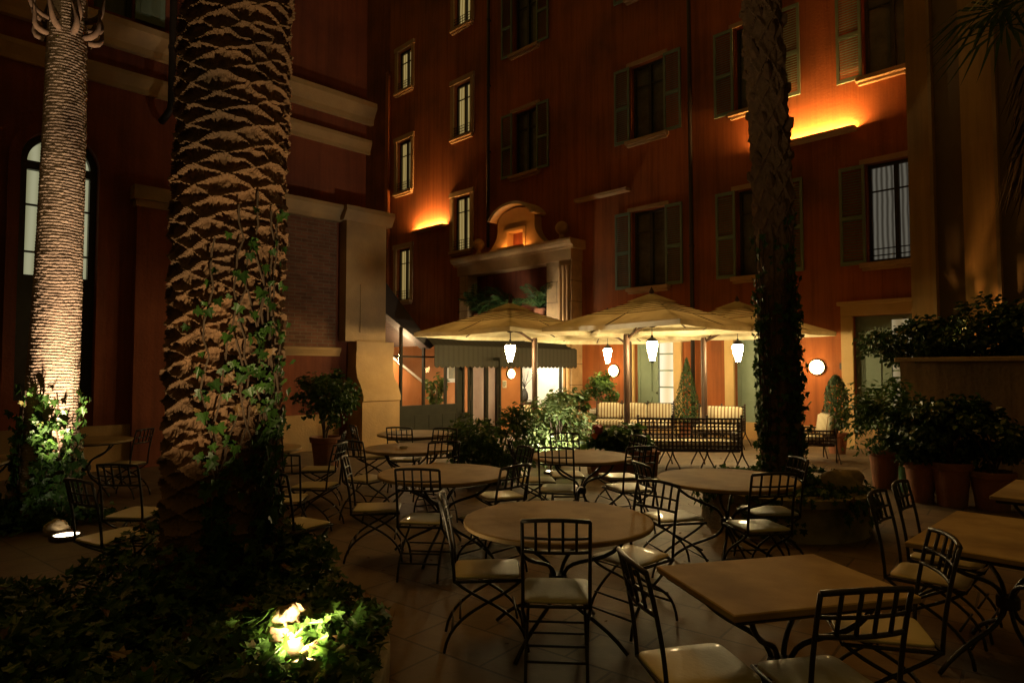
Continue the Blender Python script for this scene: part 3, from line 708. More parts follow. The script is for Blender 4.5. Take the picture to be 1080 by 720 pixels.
for k in range(8): x = be - (k + 1) * .27; sm.bx(x, x + .27, 1.71, 2.7, .012 if k == 0 else .012, .85 + k * .14 - .6 + .12)
sm.build('step', M['floor_in'], st)
sm = MB(); sm.tube([(bs, 1.6, 2.27), (be, 1.6, .92)], .035, 8); sm.build('handrail', M['whitewall'], st)
wall_lamp('small round lamp glowing inside conservatory beside the stone pier', LW(SL(409), zz(390, yL(409)), -.9), 45, .12)
wall_lamp('round glowing lamp on orange panel left of the bright entrance', LW(SL(537), zz(394, yL(537)), .03), 45, .13)
plaque('small pale notice on orange panel below the round lamp by the entrance', LW(SL(531), zz(405, yL(531)), .031), 45, .15, .20, M['paper'], True)
pf = thing('framed_picture', 'pale framed picture hanging inside the conservatory', 'picture', LW(SL(470) + 2.7, 1.72, -2.94), 45)
b = MB(); b.bx(-.3, .3, -.03, 0, -.42, .42); b.build('frame', M['whitewall'], pf); b = MB(); b.bx(-.2, .2, -.036, -.031, -.3, .3); b.build('canvas', M['paint'], pf)
# hall light (the ceiling panel) and a lamp for the conservatory room
light('conservatory_ceiling_lamp', 'POINT', LW(SL(440), 2.0, -1.0), 130, (1, .66, .36), shadow_soft_size=.1)

# hall decoration: dark branches in a vase
dv_ = thing('branch_vase', 'dark vase of bare branches inside the bright entrance', 'vase', LW(SL(569), .01, -.6), 45)
b = MB(); b.bx(-.2, .2, -.2, .2, 0, .75); b.build('stand', M['wood'], dv_)
b = MB(); b.lathe([(.07, .751), (.12, .85), (.1, 1.0), (.05, 1.1), (.06, 1.13)], 18); b.build('vase', M['dark'], dv_, True)
b = MB(); rr = random.Random(3)
for k in range(9):
    a = rr.uniform(0, 6.28); l = rr.uniform(.35, .6); t = rr.uniform(.2, .75)
    p0 = Vector((0, 0, 1.1)); p3 = p0 + Vector((cos(a) * t * l, sin(a) * t * l, l)); b.tube(bez(p0, p0 + Vector((0, 0, .2)), p3 - Vector((0, 0, .2)), p3, 6), [.012, .011, .01, .008, .007, .006, .004], 5)
b.build('branch', M['dark'], dv_)

# ------------------------------------------------------------------ right wing and terrace
wc = 17.9
wg = thing('ochre_wing', 'ochre plastered wing with pilasters at right edge above the terrace', 'building', (0, wc, 0), -45)
w0 = SF(966, wc)
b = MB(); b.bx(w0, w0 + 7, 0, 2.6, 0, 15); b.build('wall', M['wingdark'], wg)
for a, c in ((966, 989), (1023, 1057)):
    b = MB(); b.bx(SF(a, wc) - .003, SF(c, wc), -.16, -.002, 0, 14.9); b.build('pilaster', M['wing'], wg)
    b = MB(); b.bx(SF(c, wc) + .002, SF(c, wc) + .05, -.20, -.002, 0, 14.9); b.build('trim_strip', M['stone'], wg)
tc_ = 15.9
tw = thing('terrace_wall', 'plastered retaining wall with stone coping behind the terracotta pots', 'wall', (0, tc_, 0), -45)
t0 = SF(949, tc_)
b = MB(); b.bx(t0, t0 + 7, 0, 1.35, 0, 1.80); b.build('wall_body', M['terrace'], tw)
b = MB(); b.bev(t0 - .06, t0 + 7.05, -.07, .35, 1.802, 1.87, .012); b.build('coping', M['stone'], tw)
b = MB(); b.bx(t0, t0 + 7, .352, 1.34, 1.803, 1.84); b.build('soil_bed', M['soil'], tw)

# ------------------------------------------------------------------ leaves
def rnd_dir(r):
    z = r.uniform(-1, 1); a = r.uniform(0, 2 * pi); q = sqrt(1 - z * z); return Vector((q * cos(a), q * sin(a), z))
IVY = [(0, 0), (.30, -.12), (.62, .02), (.40, .28), (.58, .62), (.22, .56), (0, 1.05), (-.22, .56), (-.58, .62), (-.40, .28), (-.62, .02), (-.30, -.12)]
LAN = [(0, 0), (.20, .25), (.24, .52), (.13, .8), (0, 1.05), (-.13, .8), (-.24, .52), (-.20, .25)]
OVA = [(0, 0), (.30, .2), (.38, .5), (.24, .82), (0, 1), (-.24, .82), (-.38, .5), (-.30, .2)]
def leaf(mb, p, nrm, tipdir, size, shape, fold=.25):
    nrm = nrm.normalized(); t = tipdir - nrm * tipdir.dot(nrm)
    if t.length < 1e-4: t = nrm.orthogonal()
    t.normalize(); sd = t.cross(nrm)
    b = len(mb.v); n = len(shape)
    for x, y in shape:
        q = p + sd * (x * size) + t * (y * size) + nrm * (size * (fold * abs(x) - .18 * y * y)); mb.v.append((q.x, q.y, q.z))
    h = n // 2
    mb.f.append(tuple(b + i for i in range(0, h + 1))); mb.mi.append(0)
    mb.f.append(tuple([b] + [b + i for i in range(h, n)])); mb.mi.append(0)

def blob_foliage(mb, c, rad, n, size, shape, r, clumps=16, bias=.55, up=.5):
    c = Vector(c); cl = []
    for k in range(clumps):
        d = rnd_dir(r); f = r.uniform(.35, 1.0) ** .6
        cl.append((c + Vector((d.x * rad[0], d.y * rad[1], d.z * rad[2])) * f, r.uniform(.25, .5)))
    for i in range(n):
        cc, cs = r.choice(cl); d = rnd_dir(r)
        p = cc + Vector((d.x * rad[0], d.y * rad[1], d.z * rad[2])) * cs * r.random() ** .5
        out = (p - c); out = out.normalized() if out.length > 1e-3 else Vector((0, 0, 1))
        nr = (out * bias + rnd_dir(r) * .7 + Vector((0, 0, up))).normalized()
        leaf(mb, p, nr, (out + rnd_dir(r) * .8 + Vector((0, 0, -.25))), size * r.uniform(.6, 1.25), shape)
    return cl

def shrub(name, label, cat, loc, h0, rad, n, size, shape, mt, seed, group=None, pot=None, clumps=16, stems=7, potmat=None):
    r = random.Random(seed); o = thing(name, label, cat, loc, 0, group)
    f = MB(); cl = blob_foliage(f, (0, 0, h0), rad, n, size, shape, r, clumps); f.build('foliage', mt, o)
    s = MB(); base = pot[1] * .9 if pot else 0
    for k in range(stems):
        p3 = cl[k % len(cl)][0]; a = r.uniform(0, 6.28); p0 = Vector((cos(a) * .04, sin(a) * .04, base))
        s.tube(bez(p0, p0 + Vector((0, 0, (p3.z - base) * .5)), p3 * .8 + Vector((0, 0, base * .2)), p3, 6), [.016, .014, .012, .01, .008, .006, .004], 5)
    s.build('stem', M['bark'], o)
    if pot:
        pr_, ph = pot; p = MB()
        p.lathe([(pr_ * .72, 0), (pr_ * .78, ph * .3), (pr_ * .93, ph * .82), (pr_ * 1.03, ph * .84), (pr_ * 1.06, ph * .97), (pr_ * 1.02, ph), (pr_ * .92, ph), (pr_ * .88, ph * .9), (0, ph * .9)], 28)
        p.build('pot', potmat or M['terracotta'], o, True, auto=35)
    return o

# ------------------------------------------------------------------ palms
def vnoise(x, y, s=0):
    def h(i, j): 
        q = sin(i * 127.1 + j * 311.7 + s * 74.7) * 43758.5453; return q - math.floor(q)
    i, j = math.floor(x), math.floor(y); u, v = x - i, y - j; u = u * u * (3 - 2 * u); v = v * v * (3 - 2 * v)
    return (h(i, j) * (1 - u) + h(i + 1, j) * u) * (1 - v) + (h(i, j + 1) * (1 - u) + h(i + 1, j + 1) * u) * v

def trunk(fn, z0, z1, nz, na, axis):
    m_ = MB(); vs = []; fs = []
    for i in range(nz + 1):
        z = z0 + (z1 - z0) * i / nz; cx, cy = axis(z)
        for k in range(na):
            a = 2 * pi * k / na; rr, dz = fn(a, z); vs.append((cx + rr * cos(a), cy + rr * sin(a), z + dz))
    for i in range(nz):
        for k in range(na):
            a = i * na + k; b = i * na + (k + 1) % na; fs.append((a, b, b + na, a + na))
    m_.v = vs; m_.f = fs; m_.mi = [0] * len(fs); return m_

def frond(mb, p0, az, el, length, droop, nl=34, ll=.42, r=random, wid=.02):
    d = Vector((cos(az) * cos(el), sin(az) * cos(el), sin(el))); pts = []; p = Vector(p0); n = 18
    e = el
    for i in range(n + 1):
        pts.append(p.copy()); e -= droop / n * (.5 + 1.2 * i / n)
        p = p + Vector((cos(az) * cos(e), sin(az) * cos(e), sin(e))) * length / n
    mb.tube(pts, [.022 * (1 - .85 * i / n) + .003 for i in range(n + 1)], 5)
    side = Vector((-sin(az), cos(az), 0))
    for k in range(nl):
        t = .12 + .88 * k / nl; i = min(int(t * n), n - 1); f = t * n - i; q = pts[i].lerp(pts[i + 1], f); tg = (pts[i + 1] - pts[i]).normalized()
        L = ll * (sin(pi * min(1, .15 + t * .85)) ** .6 * .9 + .12)
        for sg in (-1, 1):
            dr = (side * sg * 1.0 + tg * .75 + Vector((0, 0, -.35)) + rnd_dir(r) * .12).normalized()
            nrm = tg.cross(dr).normalized(); w = wid
            mid = q + dr * L * .5 + Vector((0, 0, .01)); tip = q + dr * L + Vector((0, 0, -.10 * L))
            wv = nrm.cross(dr).normalized() * w
            b = len(mb.v); mb.v += [tuple(q), tuple(mid + wv), tuple(tip), tuple(mid - wv)]; mb.f.append((b, b + 1, b + 2, b + 3)); mb.mi.append(0)

# palm 1: slim ringed trunk, far left
P1 = Vector((-5.10, 7.2, 0))
o = thing('ringed_palm', 'slim ringed palm trunk lit from below at left edge', 'palm tree', P1)
def f1(a, z):
    ph = z / .034 + .35 * vnoise(a * 2, z * 3, 1) + .25 * sin(a * 2 + z * 4); fr_ = ph - math.floor(ph)
    base = .262 + .03 * math.exp(-z / .5) - .014 * z + .012 * (vnoise(a * 1.5, z * 1.3, 2) - .5)
    
    return base + .006 * fr_ ** 1.6 + .004 * (vnoise(a * 9, z * 30, 3) - .5) + .004 * (vnoise(a * 3, z * 9, 33) - .5), 0
ax1 = lambda z: (.02 * z + .03 * sin(z * .6), 0)
t_ = trunk(f1, 0, 6.1, 800, 72, ax1); t_.build('trunk', M['palm_ring'], o)
r = random.Random(11); cb = MB()
for k in range(18):
    a = 2 * pi * k / 9 + r.uniform(-.1, .1); z = 5.45 + .16 * (k // 9) + r.uniform(-.04, .04); cx, cy = ax1(z)
    p0 = Vector((cx + .2 * cos(a), cy + .2 * sin(a), z)); L = r.uniform(.14, .26)
    q = p0 + Vector((cos(a) * L * .6, sin(a) * L * .6, L * .55)); e = q + Vector((cos(a) * .1 * r.uniform(-1, 1), sin(a) * .12, .14))
    cb.tube(bez(p0 - Vector((cos(a) * .03, sin(a) * .03, .05)), p0 + Vector((cos(a) * .2, sin(a) * .2, -.06)), q, e, 7), [.03, .036, .034, .028, .024, .018, .012, .006], 6)
cb.build('frond_stub', M['deadfrond'], o, True); tag(KIDS[o.name][-1], kind='stuff')
fm = MB()
for k in range(15):
    a = 2 * pi * k / 15 + r.uniform(-.2, .2); frond(fm, (.12, 0, 6.05), a, r.uniform(.75, 1.3), r.uniform(1.7, 2.3), r.uniform(.4, .8), 26, .4, r)
fm.build('crown', M['frond'], o)

# palm 2: big date palm trunk in front left
P2 = Vector((-2.205, 5.02, 0))
o = thing('date_palm', 'massive date palm trunk with diamond leaf scars and climbing ivy', 'palm tree', P2)
def f2(a, z):
    n = 3.2; wob = .42 * (vnoise(a * 1.9, z * 4, 5) - .5) + .22 * (vnoise(a * 6, z * 14, 6) - .5)
    u = a / (2 * pi) * 2 * n + wob; v = z / .077 + wob * .6 + .5 * vnoise(a * .95, z * .8, 19)
    A = u + v * .5; B = v * .5 - u
    fa, fb = A - math.floor(A), B - math.floor(B)
    # lip along lower edges of every diamond scar: sharp below, easing inwards above
    lip = max(math.exp(-(fa / .16) ** 1.5), math.exp(-(fb / .16) ** 1.5)); up_ = max(math.exp(-((1 - fa) / .07) ** 2), math.exp(-((1 - fb) / .07) ** 2))
    cell = vnoise(math.floor(A) * 3.1, math.floor(B) * 2.3, 8)
    base = .362 + .06 * math.exp(-z / .7) + .012 * sin(z * 1.1) + (.03 if z > 3.2 else .03 * z / 3.2)
    return base + .040 * lip * (.35 + 1.0 * cell) - .012 * (1 - lip) + .012 * up_ + .018 * (vnoise(a * 14, z * 26, 9) - .5) + .010 * (vnoise(a * 40, z * 60, 10) - .5), 0
t_ = trunk(f2, 0, 6.6, 620, 300, lambda z: (.0028 * z * z, 0)); t_.build('trunk', M['palm_big'], o)
fm = MB(); r = random.Random(21)
frond(fm, (.25, -.1, 6.75), R(8), .55, 2.7, 2.5, 46, .34, r, .014)
frond(fm, (.25, -.1, 6.75), R(2), .35, 2.6, 2.2, 46, .34, r, .014)
for k in range(20):
    a = R(35) + R(300) * k / 20; frond(fm, (.2, 0, 6.7), a, r.uniform(.4, 1.2), r.uniform(2.6, 3.3), r.uniform(.9, 1.5), 34, .42, r)
fm.build('crown', M['frond'], o)

# palm 3: dark palm in round planter
P3 = Vector((2.97, 7.25, .3))
o = thing('dark_palm', 'dark shaggy palm trunk wrapped in ivy in the round stone planter', 'palm tree', P3)
def f3(a, z):
    n = 7; u = a / (2 * pi) * n; v = z / .16; A = u + v * .5; B = v * .5 - u; fa, fb = A - math.floor(A), B - math.floor(B)
    lip = max(math.exp(-(fa / .2) ** 2), math.exp(-(fb / .2) ** 2)); sh = 1 if z > 2.9 else .35
    base = .175 + .06 * math.exp(-z / .5) + (.01 if z > 3 else 0)
    return base + .035 * sh * lip + .03 * (vnoise(a * 8, z * 12, 12) - .5), 0
ax3 = lambda z: (-.008 * z * z * .6, 0)
t_ = trunk(f3, 0, 8.2, 420, 110, ax3); t_.build('trunk', M['palm_dark'], o)
cb = MB(); r = random.Random(31)
for k in range(90):
    z = 3.0 + 5.1 * k / 90; a = k * 2.4; cx, cy = ax3(z); L = r.uniform(.03, .09)
    p0 = Vector((cx + .17 * cos(a), cy + .17 * sin(a), z)); q = p0 + Vector((cos(a) * L, sin(a) * L, L * 1.5))
    cb.tube([p0, p0.lerp(q, .5) + Vector((cos(a) * .02, sin(a) * .02, -.01)), q], [.05, .045, .022], 6)
cb.build('leaf_boot', M['deadfrond'], o); tag(KIDS[o.name][-1], kind='stuff')
fm = MB()
for k in range(16): frond(fm, (ax3(8.2)[0], 0, 8.2), 2 * pi * k / 16 + r.uniform(-.1, .1), r.uniform(.4, 1.1), r.uniform(1.8, 2.4), r.uniform(1, 1.7), 24, .42, r)
fm.build('crown', M['frond'], o)

# palm 4: fan palm just outside the right edge, its skirt hanging into view
P4 = Vector((5.75, 6.6, 0))
o = thing('fan_palm', 'dark fan palm with hanging dead fronds at top right corner', 'palm tree', P4)
t_ = trunk(lambda a, z: (.17 + .02 * (vnoise(a * 4, z * 9, 13) - .5), 0), 0, 5.7, 120, 32, lambda z: (0, 0)); t_.build('trunk', M['palm_dark'], o, True)
def fan(mb, p0, az, el, L, spread=1.9, n=17, fr=.6, droop=.35):
    d = Vector((cos(az) * cos(el), sin(az) * cos(el), sin(el))); p0 = Vector(p0); hub = p0 + d * L * fr
    mb.tube([p0, p0.lerp(hub, .5) + Vector((0, 0, .03)), hub], [.014, .011, .008], 5)
    side = Vector((-sin(az), cos(az), 0)); upv = side.cross(d)
    for k in range(n):
        th = -spread + 2 * spread * k / (n - 1); dr = (d * cos(th) + side * sin(th)).normalized(); l = L * (.62 + .2 * cos(th))
        mid = hub + dr * l * .55 + upv * (.03 if k % 2 else -.02); tip = hub + dr * l + Vector((0, 0, -droop * l)); wv = dr.cross(upv).normalized() * .022
        b = len(mb.v); mb.v += [tuple(hub), tuple(mid + wv), tuple(tip), tuple(mid - wv)]; mb.f.append((b, b + 1, b + 2, b + 3)); mb.mi.append(0)
r = random.Random(41); fm = MB()
for k in range(22): fan(fm, (0, 0, 5.6), 2 * pi * k / 22 + r.uniform(-.1, .1), r.uniform(-.25, 1.0), r.uniform(.75, 1.05), r=None) if False else fan(fm, (0, 0, 5.6), 2 * pi * k / 22 + r.uniform(-.1, .1), r.uniform(-.2, 1.0), r.uniform(.75, 1.0))
fm.build('crown', M['frond'], o)
fm = MB()
for k in range(70):
    a = r.uniform(0, 6.28); z = r.uniform(4.3, 5.5); fan(fm, (.15 * cos(a), .15 * sin(a), z), a, r.uniform(-1.35, -.95), r.uniform(.6, .85), .8, 11, .35, .5)
fm.build('dead_skirt', M['deadfrond'], o); tag(KIDS[o.name][-1], kind='stuff')

# ------------------------------------------------------------------ ivy vines climbing the palms
def ivy_on(label, base, axis, rad, z0, z1, n, a0, a1, size, seed, dens=lambda t: 1, strands=9, wander=.5):
    r = random.Random(seed); m_ = MB(); st = MB(); paths = []
    for k in range(strands):
        a = r.uniform(a0, a1); top = z0 + (z1 - z0) * r.uniform(.45, 1.0); pts = []; z = z0
        while z < top:
            cx, cy = axis(z); q = rad(z) + .025; pts.append((a, z, Vector((base[0] + cx + q * cos(a), base[1] + cy + q * sin(a), base[2] + z)))); z += .12; a += r.uniform(-wander, wander) * .22
        if len(pts) > 2: paths.append(pts); st.tube([p[2] for p in pts], .007, 5)
    w = [len(p) for p in paths]
    for i in range(n):
        P = r.choices(paths, w)[0]; k = r.randrange(len(P)); a, z, p = P[k]
        if r.random() > dens((z - z0) / (z1 - z0)): continue
        out = Vector((cos(a), sin(a), 0)); sd = Vector((-sin(a), cos(a), 0))
        p = p + sd * r.gauss(0, .05) + Vector((0, 0, r.gauss(0, .06))) + out * abs(r.gauss(.01, .025))
        leaf(m_, p, out + rnd_dir(r) * .55, Vector((0, 0, -1)) + sd * r.uniform(-.8, .8) + out * .3, size * r.uniform(.6, 1.35), IVY)
    o = thing('ivy_vine', label, 'ivy', base)
    inv = Matrix.Translation(-Vector(base))
    for b in (m_, st): b.v = [tuple(inv @ Vector(v)) for v in b.v]
    m_.build('foliage', M['ivy'], o); st.build('stem', M['bark'], o)
ivy_on('bright ivy growing round the foot of the slim ringed palm', P1, ax1, lambda z: .262, .02, 1.85, 700, R(-175), R(10), .085, 51, lambda t: 1 - .75 * t, 16, .5)
ivy_on('ivy strands climbing the massive date palm trunk', P2, lambda z: (.0028 * z * z, 0), lambda z: .42, .1, 3.1, 560, R(-80), R(-8), .066, 52, lambda t: 1 - .75 * t, 14, .5)
ivy_on('thick ivy coat covering the dark palm trunk', P3, ax3, lambda z: .180, .05, 3.2, 1500, R(-270), R(90), .06, 53, lambda t: 1 - .35 * t, 46, .4)

# ------------------------------------------------------------------ planting beds, kerbs, rocks
BED = [(-.66, 1.6), (-.64, 3.4), (-.70, 3.9), (-.88, 4.3), (-1.15, 4.6), (-1.4, 4.95), (-1.5, 5.4), (-1.8, 5.72), (-2.3, 5.75), (-2.75, 5.45), (-2.8, 4.9), (-3.0, 4.45), (-4.2, 4.3), (-5.2, 4.2), (-5.2, 1.6)]
def smooth_poly(P, it=2):
    for _ in range(it):
        Q = []
        for i in range(len(P)):
            a, b = Vector(P[i]), Vector(P[(i + 1) % len(P)]); Q += [tuple(a.lerp(b, .25)), tuple(a.lerp(b, .75))]
        P = Q
    return P
BEDS = smooth_poly(BED)
def inset(P, d):
    out = []; n = len(P)
    for i in range(n):
        a, b, c = Vector(P[i - 1]), Vector(P[i]), Vector(P[(i + 1) % n]); t = (c - a).normalized(); out.append(tuple(b + Vector((-t.y, t.x)) * d))
    return out
IN = inset(BEDS, .10)
kb = MB(); n = len(BEDS); vs = []
for P_, z in ((BEDS, 0), (BEDS, .13), (inset(BEDS, .015), .145), (inset(BEDS, .095), .145), (IN, .12), (IN, 0)):
    vs += [(x, y, z) for x, y in P_]
fs = [(k * n + i, k * n + (i + 1) % n, (k + 1) * n + (i + 1) % n, (k + 1) * n + i) for k in range(5) for i in range(n)]
kb.add(vs, fs); o = kb.build('stone_kerb', M['curbstone'], None, True, auto=50); tag(o, 'rounded stone kerb edging the ivy bed under the date palm', 'kerb')
sb = MB(); sb.slab(IN, .001, .10); tag(sb.build('bed_soil', M['soil']), kind='structure')
def inside(x, y, P):
    c = False; n = len(P)
    for i in range(n):
        x1, y1 = P[i]; x2, y2 = P[(i + 1) % n]
        if (y1 > y) != (y2 > y) and x < (x2 - x1) * (y - y1) / (y2 - y1) + x1: c = not c
    return c
r = random.Random(61); iv = MB(); cnt = 0
while cnt < 9000:
    x, y = r.uniform(-5.1, -.6), r.uniform(1.7, 5.8)
    if not inside(x, y, BEDS): continue
    if (x - P2.x) ** 2 + (y - P2.y) ** 2 < .44 ** 2: continue
    if (x + 1.03) ** 2 + (y - 3.30) ** 2 < .07 ** 2: continue
    h = .10 + .26 * vnoise(x * 2.2, y * 2.2, 15) + .22 * math.exp(-((x - P2.x) ** 2 + (y - P2.y) ** 2 - .25) / .25)
    z = r.uniform(.11, h + .05) if r.random() < .5 else h + r.uniform(-.04, .06)
    leaf(iv, Vector((x, y, z)), Vector((0, -.15, .8)) + rnd_dir(r) * .6, rnd_dir(r) + Vector((0, -.4, -.3)), r.uniform(.028, .105), IVY); cnt += 1
tag(iv.build('ivy_ground_cover', M['ivy']), 'ivy ground cover', 'ivy', kind='stuff')
def rock(label, loc, d, seed, rz=0):
    r = random.Random(seed); b = MB(); n = 22; vs = []; fs = []
    rows = 14
    for i in range(rows + 1):
        th = pi * i / rows
        for k in range(n):
            a = 2 * pi * k / n; q = Vector((sin(th) * cos(a), sin(th) * sin(a), cos(th)))
            f = 1 + .40 * (vnoise(q.x * 1.8 + 5 + seed, q.y * 1.8 + q.z * 1.7 + seed, 16) - .5) + .25 * (vnoise(q.x * 5 + seed, q.y * 5 + q.z * 4, 17) - .5) + .1 * (vnoise(q.x * 13, q.y * 13 + q.z * 11, 18) - .5)
            vs.append((q.x * d[0] * f, q.y * d[1] * f, max(q.z * d[2] * f, -d[2] * .45) + d[2] * .45))
    for i in range(rows):
        for k in range(n):
            a = i * n + k; c = i * n + (k + 1) % n; fs.append((a, a + n, c + n, c))
    b.add(vs, fs); o = b.build('rock', M['rock'], None, True, loc, rz); tag(o, label, 'rock'); return o
rock('craggy rock in the ivy bed beside the bright uplight', (-1.17, 3.56, .13), (.15, .09, .19), 3)
rock('smaller flat rock in the ivy bed at right of the craggy rock', (-.88, 3.50, .06), (.13, .09, .11), 5, 30)
rock('pale rock at foot of the slim palm beside its uplight', (-4.66, 6.78, 0), (.13, .10, .11), 7)
rock('dark boulder in the round planter beside the dark palm', (3.45, 6.93, .36), (.24, .2, .2), 9)

# round planter of palm 3
pc = (2.97, 7.25); o = thing('round_planter', 'low round stone planter around the dark palm', 'planter', (pc[0], pc[1], 0))
b = MB(); b.lathe([(.86, 0), (.84, .33), (.90, .34), (.91, .42), (.89, .43), (.70, .43), (.69, .30)], 56); b.build('wall_ring', M['curbstone'], o, True, auto=35)
b = MB(); b.lathe([(0, .36), (.695, .34)], 40); b.build('soil', M['soil'], o)
r = random.Random(63); iv = MB()
for k in range(1500):
    a = r.uniform(0, 6.28); q = sqrt(r.random()) * .86; q = max(q, .26)
    z = .36 + .14 * vnoise(cos(a) * q * 4, sin(a) * q * 4, 22) + r.uniform(0, .06)
    leaf(iv, Vector((pc[0] + q * cos(a), pc[1] + q * sin(a), z)), Vector((cos(a) * .4, sin(a) * .4, .8)) + rnd_dir(r) * .6, rnd_dir(r) + Vector((cos(a) * .6, sin(a) * .6, -.2)), r.uniform(.04, .085), IVY)
for k in range(230):      # trailing over the rim
    a = r.choice([-2.2, -1.9, -1.2, -.95, -.7, -.2, .3, 2.6, 3.4]) + r.gauss(0, .16); z = .44 - abs(r.gauss(0, .15)); q = .92 + r.uniform(0, .03)
    if z < .03: continue
    leaf(iv, Vector((pc[0] + q * cos(a), pc[1] + q * sin(a), z)), Vector((cos(a), sin(a), .2)) + rnd_dir(r) * .5, Vector((0, 0, -1)) + rnd_dir(r) * .5, r.uniform(.04, .075), IVY)
tag(iv.build('planter_ivy', M['ivy']), 'ivy filling and trailing over the round stone planter', 'ivy')
# ivy cover at foot of palm 1
r = random.Random(64); iv = MB()
for k in range(1500):
    a = r.uniform(0, 6.28); q = .25 + abs(r.gauss(0, .33)); x, y = P1.x - .15 + q * cos(a) * 1.3, P1.y + q * sin(a) * .8
    if (x + 4.50) ** 2 + (y - 6.68) ** 2 < .12: continue
    if y < P1.y and x > P1.x - .05 and r.random() < .7: continue
    h = .05 + .42 * math.exp(-q * q / .18) * r.random()
    leaf(iv, Vector((x, y, h)), Vector((0, -.2, .7)) + rnd_dir(r) * .7, rnd_dir(r) + Vector((0, 0, -.2)), r.uniform(.045, .085), IVY)
tag(iv.build('ivy_patch', M['ivy']), 'leafy ivy patch on the ground around the slim ringed palm', 'ivy')

# ------------------------------------------------------------------ in-ground uplights
UPG = 'small uplights set in the ground'
def uplight(label, loc, aim, watts, col, size=1.7, blend=.6, rad=.085, tilt=0):
    o = thing('ground_uplight', label, 'uplight', loc, 0, UPG)
    b = MB(); b.lathe([(rad * 1.25, 0), (rad * 1.25, .03), (rad * 1.1, .045), (rad * .95, .045), (rad * .9, .02), (0, .018)], 24); b.build('housing', M['rustiron'], o, True, auto=40)
    b = MB(); b.lathe([(0, .036), (rad * .93, .034)], 24); b.build('lens', M['lens'], o)
    L = light('uplight_beam', 'SPOT', Vector(loc) + Vector((0, 0, .06)), watts, col, aim, spot_size=size, spot_blend=blend, shadow_soft_size=.04)
uplight('glowing ground uplight at foot of the slim ringed palm', (-4.44, 6.60, .005), (-4.97, 7.2, 3.5), 1750, (1, .72, .46), .95, .9, .12)
uplight('bright ground uplight in the ivy bed before the date palm', (-1.03, 3.30, .19), (-1.60, 4.75, 3.0), 340, (1, .70, .34), 2.75, 1.0, .06)
uplight('small uplight hidden behind the terrace shrubs below the ochre pilasters', FW(SF(1014, 16.9), 1.842, 0, 16.9), FW(SF(1014, wc), 6.0, 0, wc), 150, (1, .50, .16), 2.6, 1.0)
uplight('ground uplight under the pale leafed shrub beside the lattice armchair', (.62, 10.7, .005), (.62, 11.3, 1.0), 260, (1, .9, .68), 2.2)

